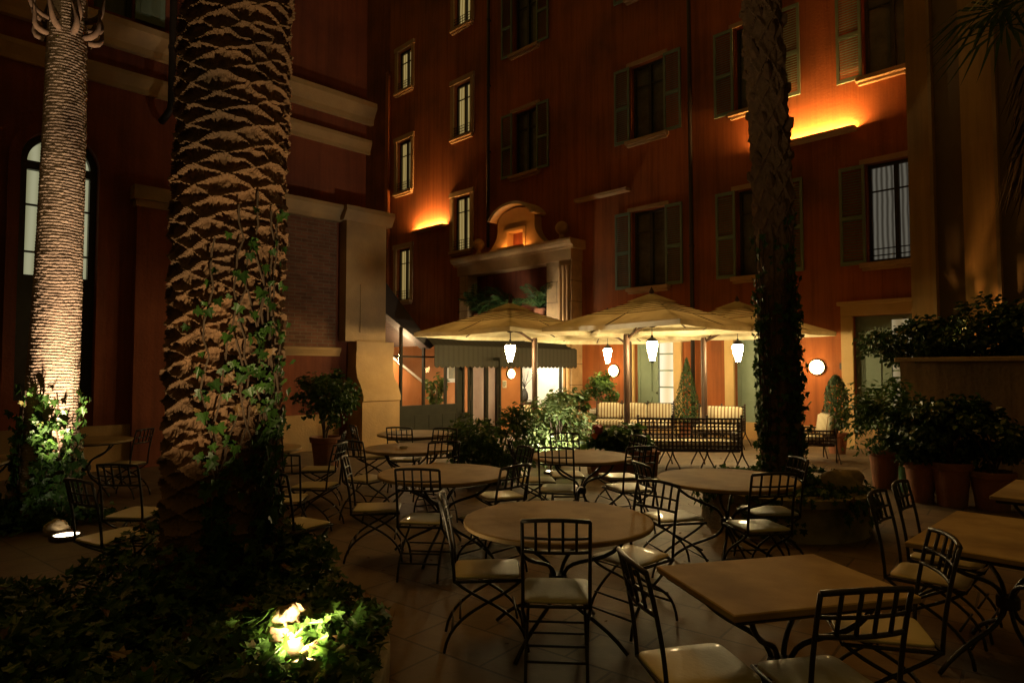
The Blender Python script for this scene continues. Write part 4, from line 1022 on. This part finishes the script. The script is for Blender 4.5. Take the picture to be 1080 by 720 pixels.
# ------------------------------------------------------------------ umbrellas and lanterns
def make_umbrella(label):
    S = 3.0; ze, zt_ = 2.50, 3.12
    o = thing('patio_umbrella', label, 'umbrella', (0, 0, 0), 0, 'square cream umbrellas over the lounge')
    c = MB(); n = 16; H = S / 2
    def top(x, y):
        q = max(abs(x), abs(y)) / H; d = min(abs(x), abs(y)) / H
        rib = 1 - (1 - d / max(q, .001)) * .09 * q     # slight sag between ribs
        return ze + (zt_ - ze) * (1 - q ** .93) * 1.0 - .055 * q * (1 - d / max(q, .001)) * (1 if q > .15 else 0) * sin(pi * min(q, 1) * .8)
    vs = []; fs = []
    for i in range(2 * n + 1):
        for j in range(2 * n + 1): x, y = -H + S * i / (2 * n), -H + S * j / (2 * n); vs.append((x, y, top(x, y)))
    for i in range(2 * n):
        for j in range(2 * n): a = i * (2 * n + 1) + j; fs.append((a, a + 2 * n + 1, a + 2 * n + 2, a + 1))
    c.add(vs, fs); cn = c.build('canopy', M['canvas'], o, True)
    v = MB(); m_ = [(-H, -H), (H, -H), (H, H), (-H, H)]
    for k in range(4):
        a, b = Vector(m_[k]), Vector(m_[(k + 1) % 4]); N = 24
        vs = []; fs = []
        for i in range(N + 1):
            p = a.lerp(b, i / N) * 1.002; z = top(min(max(p.x, -H), H), min(max(p.y, -H), H)); vs += [(p.x, p.y, z + .004), (p.x, p.y, z - .085)]
        for i in range(N): fs.append((i * 2, i * 2 + 1, i * 2 + 3, i * 2 + 2))
        v.add(vs, fs)
    v.build('hem', M['canvas'], cn)
    # lattice of laths under the cloth, like the photograph's slatted roof near the hub
    for k in range(8):
        a = k * pi / 4; L = (H * sqrt(2) if k % 2 else H) * .985; rb = MB()
        p1 = Vector((cos(a) * L, sin(a) * L, ze - .035)); p0 = Vector((cos(a) * .07, sin(a) * .07, zt_ - .10)); rb.tube([p0, p1], .016, 6)
        rb.build('rib', M['wood'], o)
        if k % 2:
            s_ = MB(); q = p0.lerp(p1, .48); s_.tube([(cos(a) * .05, sin(a) * .05, 2.56), q - Vector((0, 0, .02))], .017, 6); s_.build('strut', M['wood'], o)
    lt = MB()
    for q in (.14, .22, .30, .38, .46):
        z = ze + (zt_ - ze) * (1 - q ** .93) - .075
        for k in range(4): a, b = m_[k], m_[(k + 1) % 4]; lt.tube([(a[0] * q, a[1] * q, z), (b[0] * q, b[1] * q, z)], .009, 5)
    lt.build('lath', M['wood'], o)
    bt = MB()
    for q in (.29, .36, .43, .50, .58):
        z = ze + (zt_ - ze) * (1 - q ** .93) + .012
        for k in range(4):
            a, b = Vector(m_[k]) * q, Vector(m_[(k + 1) % 4]) * q; N = 8
            bt.tube([(a.lerp(b, i / N).x, a.lerp(b, i / N).y, top(a.lerp(b, i / N).x, a.lerp(b, i / N).y) + .006) for i in range(N + 1)], .007, 5)
    bt.build('batten', M['wood'], o)
    vc = MB(); vs = []; fs = []; nn = 6; hv = .34
    for i in range(2 * nn + 1):
        for j in range(2 * nn + 1):
            x, y = -hv + hv * i / nn, -hv + hv * j / nn; qq = max(abs(x), abs(y)) / hv; vs.append((x, y, zt_ + .03 - .17 * qq + .02))
    for i in range(2 * nn):
        for j in range(2 * nn): a = i * (2 * nn + 1) + j; fs.append((a, a + 2 * nn + 1, a + 2 * nn + 2, a + 1))
    vc.add(vs, fs); vc.build('vent_cap', M['canvas'], o)
    hb = MB(); hb.lathe([(.03, 2.5), (.075, 2.52), (.075, 2.6), (.04, 2.62), (.03, zt_ - .05), (.075, zt_ - .04), (.075, zt_ + .012), (.035, zt_ + .03), (.05, zt_ + .07), (.012, zt_ + .15), (0, zt_ + .17)], 16); hb.build('hub', M['wood'], o, True, auto=35)
    # offset post along local +X' with an arm to the hub
    pm = MB(); px_, py_ = PX; pm.lathe([(.062, .06), (.062, 2.36), (.05, 2.4)], 14, (px_, py_, 0)); pm.build('pole', M['wood'], o, True, auto=40)
    am = MB(); am.tube([(px_, py_, 2.30), (px_ * .4, py_ * .4, 2.52), (px_ * .12, py_ * .12, 2.555)], .03, 8); am.build('arm', M['wood'], o, True)
    bs = MB(); bs.bev(px_ - .32, px_ + .32, py_ - .32, py_ + .32, .0, .07, .012); bs.build('base', M['rustiron'], o)
    return o
UM = [((-.04, 14.4), 'leftmost cream umbrella in front of the conservatory', (.55, .3)), ((2.70, 12.6), 'nearest and largest cream umbrella in the middle', (-.42, .42)),
      ((4.85, 14.05), 'cream umbrella at right partly behind the ivy palm', (-.6, .45)), ((2.45, 16.75), 'cream umbrella hidden behind the two front ones near the hotel wall', (.5, -.3))]
for (x, y), lab, P_ in UM:
    ang = R(45)   # local frame turned -45 deg
    PX = (P_[0] * cos(ang) - P_[1] * sin(ang), P_[0] * sin(ang) + P_[1] * cos(ang))
    u = make_umbrella(lab); u.location = (x, y, 0); u.rotation_euler = (0, 0, R(-45))

def make_lantern(label, loc):
    o = thing('hanging_lantern', label, 'lantern', loc, 20, 'glowing glass lanterns under the umbrellas')
    g_ = MB(); g_.lathe([(.055, -.20), (.125, .10), (.115, .16)], 6); g_.build('glass', M['lampglass'], o)
    f_ = MB()
    for k in range(6):
        a = 2 * pi * k / 6; f_.tube([(cos(a) * .058, sin(a) * .058, -.205), (cos(a) * .129, sin(a) * .129, .10), (cos(a) * .118, sin(a) * .118, .165)], .009, 5)
    f_.lathe([(.02, -.25), (.045, -.225), (.062, -.212), (.062, -.2)], 6); f_.build('frame', M['iron'], o)
    c_ = MB(); c_.lathe([(.13, .162), (.135, .175), (.07, .23), (.03, .25), (.02, .29), (0, .30)], 6); c_.build('cap', M['iron'], o)
    ch = MB(); ch.tube([(0, 0, .29), (0, 0, 2.49 - loc[2])], .006, 6); ch.build('chain', M['iron'], o)
LZ = 2.06
for ((x, y), _, _), lab in zip(UM, ('hanging glass lantern under the leftmost umbrella before the dark awning', 'hanging glass lantern under the nearest middle umbrella', 'hanging glass lantern beside the ivy palm under the right umbrella', 'hanging glass lantern above the round wall lamp under the hidden rear umbrella')):
    make_lantern(lab, (x, y, LZ))

# ------------------------------------------------------------------ tables
def table_legs(o, rx, ry):
    for k in range(4):
        a = pi / 4 + k * pi / 2; d = Vector((cos(a) * rx, sin(a) * ry, 0)); c = d.normalized() * .035
        l = MB(); l.tube(bez(d * .80 + Vector((0, 0, .705)), d * .60 + Vector((0, 0, .46)), c * 1.2 + Vector((0, 0, .56)), c + Vector((0, 0, .36)), 10)[:-1] +
               bez(c + Vector((0, 0, .36)), c * 1.0 + Vector((0, 0, .18)), d * .45 + Vector((0, 0, .22)), d * .80 + Vector((0, 0, .01)), 10), .0125, 7)
        l.build('leg', M['iron'], o, True)
    c = MB(); c.lathe([(.052, .33), (.058, .34), (.058, .39), (.052, .40)], 16); c.build('collar', M['iron'], o)
def round_table(loc, rad, label, rz=0):
    o = thing('round_table', label, 'table', (loc[0], loc[1], 0), rz, 'round stone topped garden tables')
    t = MB(); t.lathe([(0, .708), (rad - .012, .708), (rad, .714), (rad, .734), (rad - .008, .74), (0, .7405)], 64); t.build('tabletop', M['tabletop'], o, True, auto=35)
    rg = MB(); N = 48; rg.tube([(cos(2 * pi * k / N) * rad * .82, sin(2 * pi * k / N) * rad * .82, .698) for k in range(N + 1)], .011, 6); rg.build('rim_ring', M['iron'], o)
    table_legs(o, rad, rad)
def square_table(loc, w, d, rz, label):
    o = thing('square_table', label, 'table', (loc[0], loc[1], 0), rz, 'rectangular stone topped garden tables')
    t = MB(); t.bev(-w / 2, w / 2, -d / 2, d / 2, .71, .74, .005); t.build('tabletop', M['tabletop'], o)
    f_ = MB(); a, b = w / 2 - .04, d / 2 - .04; f_.tube([(-a, -b, .696), (a, -b, .696), (a, b, .696), (-a, b, .696), (-a, -b, .696)], .012, 6); f_.build('apron_frame', M['iron'], o)
    table_legs(o, w * .62, d * .62)
T = dict(T1=(.29, 4.19), T2=(-.63, 6.06), T3=(1.87, 5.74), T4=(.76, 7.25), T5=(-1.25, 8.0), T7=(-3.1, 8.0), TL=(-5.75, 8.9), T6=(-1.42, 9.8))
round_table(T['T1'], .595, 'large round stone table in the middle foreground', 10)
round_table(T['T2'], .595, 'round table left of centre behind the foreground round table', 30)
round_table(T['T3'], .595, 'round table right of centre beside the round stone planter', 20)
round_table(T['T4'], .56, 'round table in the middle in front of the lattice armchair', 0)
round_table(T['T5'], .54, 'round table between the dark bush and the left buttress', 15)
round_table(T['T6'], .58, 'farthest round table close to the conservatory base', 15)
round_table(T['T7'], .52, 'round table half hidden behind the massive date palm', 40)
round_table(T['TL'], .55, 'dim round table right behind the slim ringed palm', 25)
square_table((1.20, 2.98), .88, .66, 14, 'nearest rectangular stone table at lower right')
square_table((2.82, 3.78), 1.15, .72, 44, 'rectangular table at right edge with two chairs tucked behind')
square_table((4.22, 5.05), 1.05, .75, 44, 'rectangular table at right edge before the terracotta pots')
square_table((-5.72, 6.95), .8, .7, 20, 'dim square table at far left edge behind the slim palm')

# ------------------------------------------------------------------ chairs
CG = 'black iron garden chairs with cream seats'
def make_chair(label):
    o = thing('garden_chair', label, 'chair', (0, 0, 0), 0, CG)
    w = .178
    s = MB(); N = 10; vs = []; fs = []       # seat pad: soft square
    def ring(z, k): 
        pts = []
        for i in range(32):
            a = 2 * pi * i / 32; e = .20; x = math.copysign(abs(cos(a)) ** e, cos(a)); y = math.copysign(abs(sin(a)) ** e, sin(a)); pts.append((x * .188 * k * (1.0 if y > 0 else .95), y * .20 * k + .0, z))
        return pts
    for z, k in ((.436, .98), (.438, 1.0), (.446, 1.0), (.450, .99), (.452, .965), (.4535, .6), (.454, .05)): vs += ring(z, k)
    for i in range(6):
        for k in range(32): a = i * 32 + k; b = i * 32 + (k + 1) % 32; fs.append((a, b, b + 32, a + 32))
    fs.append(tuple(range(31, -1, -1))); fs.append(tuple(range(6 * 32, 7 * 32))); s.add(vs, fs); s.build('seat', M['seat'], o, True)
    f_ = MB(); a, c = .183, .205; f_.tube([(-a, -c, .424), (a, -c, .424), (a, c, .424), (-a, c, .424), (-a, -c, .424)], .0095, 7); f_.build('seat_frame', M['iron'], o, True)
    bf = MB()
    by = lambda z: -.205 - .08 * ((z - .42) / .47) ** 1.6
    zt_ = .89
    bow = lambda x: -.025 * (1 - (x / w) ** 2)
    for sg in (-1, 1): bf.tube([(sg * w, by(z), z) for z in [.42 + .47 * i / 8 for i in range(9)]], .010, 7)
    for z, rr in ((zt_, .012), (.80, .008), (.725, .010)):
        bf.tube([(x, by(z) + bow(x), z + (.012 * (1 - (x / w) ** 2) if z == zt_ else 0)) for x in [-w + 2 * w * i / 8 for i in range(9)]], rr, 6)
    for k in range(1, 5):
        x = -w + 2 * w * k / 5; bf.tube([(x, by(z) + bow(x), z) for z in (.725, .80, zt_ + .008)], .0085, 5)
    bf.build('backrest', M['iron'], o, True)
    for sg in (-1, 1):
        x = sg * (w + .004)
        l = MB(); l.tube(bez((x, -.20, .424), (x, -.06, .30), (x, .22, .26), (x, .235, .005), 12), .0095, 7); l.build('leg', M['iron'], o, True)
        x = sg * (w - .016)
        l = MB(); l.tube(bez((x, .20, .424), (x, .05, .28), (x, -.23, .26), (x, -.265, .005), 12), .0095, 7); l.build('leg', M['iron'], o, True)
    q = w - .016
    for qq, p in ((q, (-.217, .14)), (q, (-.17, .205)), (w, (.222, .12)), (w, (.17, .205))):
        st = MB(); st.tube([(-qq, p[0], p[1]), (qq, p[0], p[1])], .007, 6); st.build('stretcher', M['iron'], o, True)
    return o
CH = [
 (.25, 3.74, 86, 'iron chair with its back to camera at the large foreground round table'),
 (-.15, 4.14, 4, 'iron chair on the left side of the large foreground round table'),
 (.80, 4.42, 220, 'iron chair turned toward camera on the right of the large foreground round table'),
 (-.12, 6.55, 205, 'iron chair between the second round table and the dark bush'),
 (-.72, 5.50, 84, 'iron chair seen from behind at the round table left of centre'),
 (-1.22, 5.95, 8, 'iron chair in profile left of the round table left of centre'),
 (-.18, 5.58, 138, 'iron chair at the near right of the round table left of centre'),
 (1.36, 5.58, 12, 'iron chair on the left of the round table beside the planter'),
 (1.95, 5.27, 97, 'iron chair with bright seat in front of the table beside the planter'),
 (2.25, 5.82, 182, 'iron chair in profile between the planter and its round table'),
 (.50, 6.92, 78, 'iron chair seen from behind at the round table before the lattice armchair'),
 (.26, 7.45, 5, 'iron chair beside the bush at the round table before the lattice armchair'),
 (1.22, 6.98, 112, 'iron chair at the near right of the round table before the lattice armchair'),
 (1.24, 7.72, 200, 'iron chair at the far right of the round table before the lattice armchair'),
 (.66, 7.86, 272, 'iron chair facing camera at the round table before the lattice armchair'),
 (-.86, 7.45, 115, 'iron chair at the near right of the table by the dark bush and buttress'),
 (-1.66, 7.55, 62, 'iron chair at the near left of the table by the dark bush and buttress'),
 (-1.0, 8.55, 248, 'iron chair facing camera at the table by the dark bush and buttress'),
 (-2.02, 9.5, 28, 'iron chair before the buttress at the farthest round table'),
 (-1.50, 9.25, 82, 'iron chair seen from behind at the farthest round table'),
 (-2.12, 7.1, 172, 'iron chair in profile facing the table behind the date palm'),
 (-2.18, 6.35, 98, 'iron chair seen from behind just right of the date palm trunk'),
 (-2.42, 8.3, 190, 'iron chair under the potted bush facing the table behind the date palm'),
 (-1.72, 5.3, 62, 'dark iron chair nearest the date palm trunk, partly hidden by it'),
 (-2.95, 4.95, 60, 'dark iron chair in front of the slim palm left of the date palm'),
 (-3.25, 5.75, 85, 'dim iron chair behind the chair left of the date palm'),
 (-5.15, 8.75, 175, 'dim iron chair at the round table behind the slim palm'),
 (.78, 2.80, 8, 'iron chair at the left end of the nearest rectangular table'),
 (1.23, 2.66, 98, 'iron chair with its back to camera at the nearest rectangular table'),
 (2.54, 4.02, 316, 'nearer of two iron chairs tucked behind the right edge table'),
 (2.90, 4.38, 316, 'farther of two iron chairs tucked behind the right edge table'),
 (1.76, 3.19, 166, 'dark iron chair at the right end of the nearest rectangular table'),
]
proto = None; CR = random.Random(77)
for x, y, a, lab in CH:
    if proto is None: proto = make_chair(lab); proto.location = (x, y, 0); proto.rotation_euler = (0, 0, R(a - 90))
    else:
        c_ = dup(proto, (x, y, 0), a - 90, lab)
        for ch in KIDS[c_.name]:
            if ch.name.startswith('seat.'): ch.location = (CR.uniform(-.010, .010), CR.uniform(-.012, .012), CR.uniform(0, .004)); ch.rotation_euler = (R(CR.uniform(-1.2, 1.2)), 0, R(CR.uniform(-4, 4)))

# ------------------------------------------------------------------ lattice lounge seats with striped cushions
def lattice_seat(label, loc, rz, L, cushions=1, name='lattice_sofa', cat='sofa', back_cush=True):
    o = thing(name, label, cat, (loc[0], loc[1], 0), rz, 'iron lattice lounge seats'); h = L / 2; Dp = .72; hb = .86
    def grid(mb, p0, p1, z0, z1, step=.062):
        p0, p1 = Vector(p0), Vector(p1); n = max(2, round((p1 - p0).length / step))
        for k in range(1, n): p = p0.lerp(p1, k / n); mb.box((p.x, p.y, (z0 + z1) / 2), (.024, .016, z1 - z0))
        m_ = max(2, round((z1 - z0) / step)); d = (p1 - p0); a = atan2(d.y, d.x); c = (p0 + p1) / 2
        for k in range(m_ + 1): mb.box((c.x, c.y, z0 + (z1 - z0) * k / m_), (d.length, .018 if k in (0, m_) else .013, .03 if k in (0, m_) else .022), rz=a)
    b = MB(); yb = -Dp / 2
    np_ = max(1, round(L / .62))
    for k in range(np_): grid(b, (-h + L * k / np_, yb, 0), (-h + L * (k + 1) / np_, yb, 0), .34, hb)
    b.build('back_lattice', M['rustiron'], o)
    for sg in (-1, 1):
        a = MB(); grid(a, (sg * h, yb + .03, 0), (sg * h, Dp / 2, 0), .34, .58); a.build('arm_lattice', M['rustiron'], o)
    for k in range(np_ + 1):
        x = -h + L * k / np_
        l = MB(); l.tube([(x, yb - .003, .33), (x, yb - .003, hb + .02)], .017, 8); l.lathe([(0, 0), (.026, .012), (.02, .04), (0, .05)], 10, (x, yb - .003, hb + .02)); l.build('back_post', M['rustiron'], o, True, auto=40)
        for sg in (-1, 1):
            l = MB(); y0 = yb if sg < 0 else Dp / 2 - .03
            l.tube(bez((x, y0, .335), (x, y0 + sg * .02, .2), (x - .10, y0 + sg * .02, .12), (x - .12, y0 + sg * .04, .0), 6), .013, 6); l.tube(bez((x, y0, .334), (x, y0 + sg * .02, .2), (x + .10, y0 + sg * .02, .12), (x + .12, y0 + sg * .04, .0), 6), .013, 6); l.build('leg', M['rustiron'], o)
    s = MB(); s.bx(-h + .02, h - .02, yb + .02, Dp / 2 - .01, .30, .335); s.build('seat_rail', M['rustiron'], o)
    nc = max(1, round(L / .72))
    for k in range(nc):
        x0, x1 = -h + .03 + (L - .06) * k / nc + .008, -h + .03 + (L - .06) * (k + 1) / nc - .008
        c = MB(); c.bev(x0, x1, yb + .17, Dp / 2, .338, .47, .035); c.build('seat_cushion', M['stripe'], o, True, auto=60)
        if back_cush:
            c = MB(); c.m = Matrix.Translation((0, yb + .03, .40)) @ Matrix.Rotation(R(8), 4, 'X'); c.bev(x0, x1, .0, .14, .075, .46, .045); c.build('back_cushion', M['stripe'], o, True, auto=60)
    return o
lattice_seat('long lattice backed sofa seen from behind right of centre', (3.02, 11.45), -4, 1.72, back_cush=False)
lattice_seat('lattice backed armchair seen from behind beside the lit shrub', (.72, 12.35), -14, .86, name='lattice_armchair', cat='armchair', back_cush=False)
lattice_seat('lattice armchair seen from the side at right of the ivy palm', (5.55, 12.3), 80, .80, name='lattice_armchair', cat='armchair')
lattice_seat('striped sofa facing camera against the hotel wall behind the umbrella pole', (2.95, 16.0), 135 + 28, 1.9)
lattice_seat('striped sofa end facing camera beside the french door', (4.55, 14.5), 150, 1.0, name='lattice_armchair', cat='armchair')
lattice_seat('striped sofa back before the bright entrance', (.75, 14.9), 165, 1.3)
o = thing('low_table', 'low dark side table between armchair and striped sofa', 'table', (1.33, 14.0, 0), -20)
b = MB(); b.bev(-.36, .36, -.3, .3, .50, .54, .006); b.build('tabletop', M['floor_in'], o); 
for sx_ in (-1, 1):
    for sy_ in (-1, 1): b = MB(); b.bx(sx_ * .3 - .02, sx_ * .3 + .02, sy_ * .24 - .02, sy_ * .24 + .02, 0, .499); b.build('leg', M['rustiron'], o)

# ------------------------------------------------------------------ plants
def W(px, d): return (mx_(px) * d, d, 0)
shrub('dark_bush', 'large dark leafy bush between the tables in front of the conservatory', 'bush', W(524, 9.7), .60, (.66, .55, .58), 4200, .085, LAN, M['leaf_mid'], 71, clumps=34, stems=14)
shrub('pale_shrub', 'pale leafed shrub lit white before the bright entrance', 'shrub', W(588, 11.4), .72, (.55, .5, .56), 1700, .10, LAN, M['leaf_pale'], 72, clumps=30, stems=16)
shrub('leafy_shrub', 'dark green leafy shrub right of the bright entrance beside the portal', 'shrub', W(600, 14.0), .85, (.55, .35, .45), 1100, .10, OVA, M['leaf_mid'], 73, clumps=22)
shrub('potted_shrub', 'tall pointed shrub in white pot beside the round wall lamp', 'potted plant', W(636, 17.3), 1.18, (.40, .36, .50), 1300, .085, OVA, M['leaf_mid'], 74, pot=(.36, .66), potmat=M['whitepot'], clumps=20)
shrub('potted_bush', 'round potted bush in front of the left buttress', 'potted plant', W(345, 11.2), 1.20, (.50, .48, .46), 2300, .07, OVA, M['leaf_mid'], 75, pot=(.26, .55), clumps=34)
shrub('potted_shrub', 'leafy shrub spilling from the terracotta pot nearest the doorway', 'potted plant', W(930, 9.45), 1.05, (.52, .45, .55), 2300, .085, LAN, M['leaf_mid'], 76, 'potted shrubs along the terrace wall', pot=(.21, .56), clumps=36)
shrub('potted_shrub', 'dark shrub in the second terracotta pot along the terrace wall', 'potted plant', W(968, 8.45), .86, (.40, .36, .36), 1500, .08, OVA, M['leaf_dark'], 77, 'potted shrubs along the terrace wall', pot=(.19, .52), clumps=24)
shrub('potted_shrub', 'dark broad shrub in the third and widest terracotta pot', 'potted plant', W(1000, 8.2), .98, (.50, .42, .36), 1700, .08, OVA, M['leaf_dark'], 78, 'potted shrubs along the terrace wall', pot=(.22, .54), clumps=26)
shrub('potted_shrub', 'dark shrub in the rightmost terracotta pot at the right edge', 'potted plant', W(1042, 8.0), .86, (.50, .42, .34), 1500, .08, OVA, M['leaf_dark'], 79, 'potted shrubs along the terrace wall', pot=(.24, .46), clumps=24)
p_ = FW(SF(952, tc_), 1.84, -.72, tc_)
shrub('terrace_shrub', 'rounded shrub overhanging the corner of the terrace wall', 'shrub', (p_.x - .22, p_.y - .1, 1.84), .30, (.66, .5, .33), 2400, .07, OVA, M['leaf_dark'], 80, 'shrubs planted on top of the terrace wall', clumps=36)
for k, (px_, hh, lab) in enumerate(((1000, .42, 'middle shrub on the terrace wall under the ochre pilasters'), (1040, .5, 'taller shrub on the terrace wall below the fan palm'), (1078, .44, 'shrub on the terrace wall at the right edge of the picture'))):
    p_ = FW(SF(px_, tc_ + .8), 1.84, 0, tc_ + .8); shrub('terrace_shrub', lab, 'shrub', p_, hh * .8, (.55, .45, hh), 1500, .075, OVA, M['leaf_dark'], 81 + k, 'shrubs planted on top of the terrace wall', clumps=26)
shrub('conservatory_plant', 'leafy green plant inside the conservatory beside the stone pier', 'plant', LW(SL(408), .01, -.55), 1.35, (.24, .24, .38), 500, .09, OVA, M['leaf_mid'], 86, clumps=12, pot=(.18, .8))
shrub('conservatory_plant', 'slender green plant inside the conservatory near the framed picture', 'plant', LW(SL(477), .01, -.7), 1.2, (.26, .26, .45), 380, .13, LAN, M['leaf_mid'], 87, clumps=10, pot=(.17, .75), potmat=M['whitepot'])

def topiary(label, loc, r0, z0, z1, seed, kind):
    r = random.Random(seed); o = thing('topiary', label, 'topiary', loc, 0, 'clipped evergreens against the hotel wall'); f_ = MB()
    for i in range(2600):
        t = r.random() ** (1.5 if kind == 'cone' else 1); 
        q = r0 * ((1 - t) ** .9 + .03) if kind == 'cone' else r0 * sqrt(max(0, 1 - (2 * t - 1) ** 2)) ** .8 * (1.1 - .35 * t)
        q *= r.uniform(.82, 1.04) * (1 + .10 * (vnoise(t * 9, i % 7, 4) - .5)); a = r.uniform(0, 6.28); z = z0 + (z1 - z0) * t
        leaf(f_, Vector((q * cos(a), q * sin(a), z)), Vector((cos(a), sin(a), .4)) + rnd_dir(r) * .5, Vector((cos(a) * .4, sin(a) * .4, 1)) + rnd_dir(r) * .5, r.uniform(.035, .065), LAN)
    f_.build('foliage', M['topiary'], o)
    s = MB(); s.tube([(0, 0, .3), (0, 0, z0 + (z1 - z0) * .8)], [.03, .01], 7); s.build('trunk', M['bark'], o)
    p = MB(); p.lathe([(.15, 0), (.19, .34), (.215, .35), (.215, .42), (.19, .42), (.17, .38), (0, .38)], 24); p.build('pot', M['terracotta'], o, True, auto=35)
topiary('tall cone clipped evergreen between the two french doors', W(724, 16.2), .40, .42, 1.95, 91, 'cone')
topiary('slim oval clipped evergreen on the orange wall right of the round lamp', W(881, 13.3), .25, .45, 1.55, 92, 'oval')

# spiky fronds on the portal balcony
for k, (px_, lab) in enumerate(((512, 'feathery palm on the portal balcony beside the left pier'), (545, 'feathery palm in the middle of the portal balcony'), (578, 'feathery palm on the portal balcony beside the right pier'))):
    r = random.Random(95 + k); p_ = FW(SF(px_, PC + .2), 3.14, .32); o = thing('balcony_palm', lab, 'potted palm', p_, 0, 'feathery palms on the portal balcony')
    f_ = MB()
    for q in range(16): frond(f_, (0, 0, .45), r.uniform(0, 6.28), r.uniform(.5, 1.4), r.uniform(.9, 1.4), r.uniform(.6, 1.6), 20, .34, r, .018)
    f_.build('foliage', M['leaf_dark'], o)
    p = MB(); p.lathe([(.14, 0), (.18, .38), (.2, .39), (.2, .45), (.17, .45), (0, .42)], 20); p.build('pot', M['terracotta'], o, True, auto=35)

# long planter with leafy plants and flowers behind table four
o = thing('long_planter', 'long terracotta planter of leafy plants in front of the umbrella pole', 'planter', W(655, 10.6), 4)
b = MB(); b.prism([(-.52, 0), (.52, 0), (.56, .34), (-.56, .34)], -.18, .18); b.bx(-.58, .58, -.2, .2, .341, .39); b.build('trough', M['terracotta'], o)
f_ = MB(); r = random.Random(101); blob_foliage(f_, (-.05, 0, .55), (.52, .26, .22), 1100, .11, OVA, r, 22); f_.build('foliage', M['leaf_mid'], o)
def flower(label, loc, mt, rad, seed):
    r = random.Random(seed); o = thing('flower', label, 'flower', loc); f_ = MB()
    for k in range(34):
        d = rnd_dir(r); 
        if d.z < -.5: continue
        leaf(f_, d * rad * .25, (d + Vector((0, 0, .4))), d, rad * r.uniform(.7, 1), OVA, .1)
    f_.build('petals', mt, o); s = MB(); s.tube([(0, 0, -.30), (.01, 0, -.1), (0, 0, 0)], .006, 5); s.build('stem', M['leaf_mid'], o)
flower('pink flower head at the left end of the long planter', (W(631, 10.5)[0], 10.5, .78), M['pink'], .13, 1)
flower('orange flower head below the pink one by the long planter', (W(627, 10.45)[0], 10.45, .66), M['orange'], .075, 2)
# tall green glazed pot between the terracotta pots
o = thing('glazed_pot', 'slender green glazed pot between two terracotta pots', 'pot', W(952, 9.1)); b = MB(); b.lathe([(.06, 0), (.085, .1), (.09, .3), (.06, .42), (.075, .46), (.06, .46), (.05, .40), (0, .4)], 20); b.build('pot_body', M['greenglaze'], o, True, auto=40)

# ------------------------------------------------------------------ small things lying about
o = thing('ashtray', 'small glass ashtray on the table between the bush and buttress', 'ashtray', (-1.30, 7.9, .741)); b = MB(); b.lathe([(.045, 0), (.055, .03), (.045, .03), (.038, .012), (0, .012)], 18); b.build('dish', M['whitepot'], o, True, auto=40)
r = random.Random(201); fl = MB()
for k in range(170):
    x, y = r.uniform(-3.5, 6), r.uniform(2.5, 13)
    if inside(x, y, BEDS) or (x - 2.97) ** 2 + (y - 7.25) ** 2 < .95: continue
    leaf(fl, Vector((x, y, .006)), Vector((0, 0, 1)) + rnd_dir(r) * .25, rnd_dir(r), r.uniform(.025, .055), LAN, .3)
tag(fl.build('fallen_leaves', M['deadfrond']), 'scattered dry fallen leaves on the paving', 'leaves', kind='stuff')
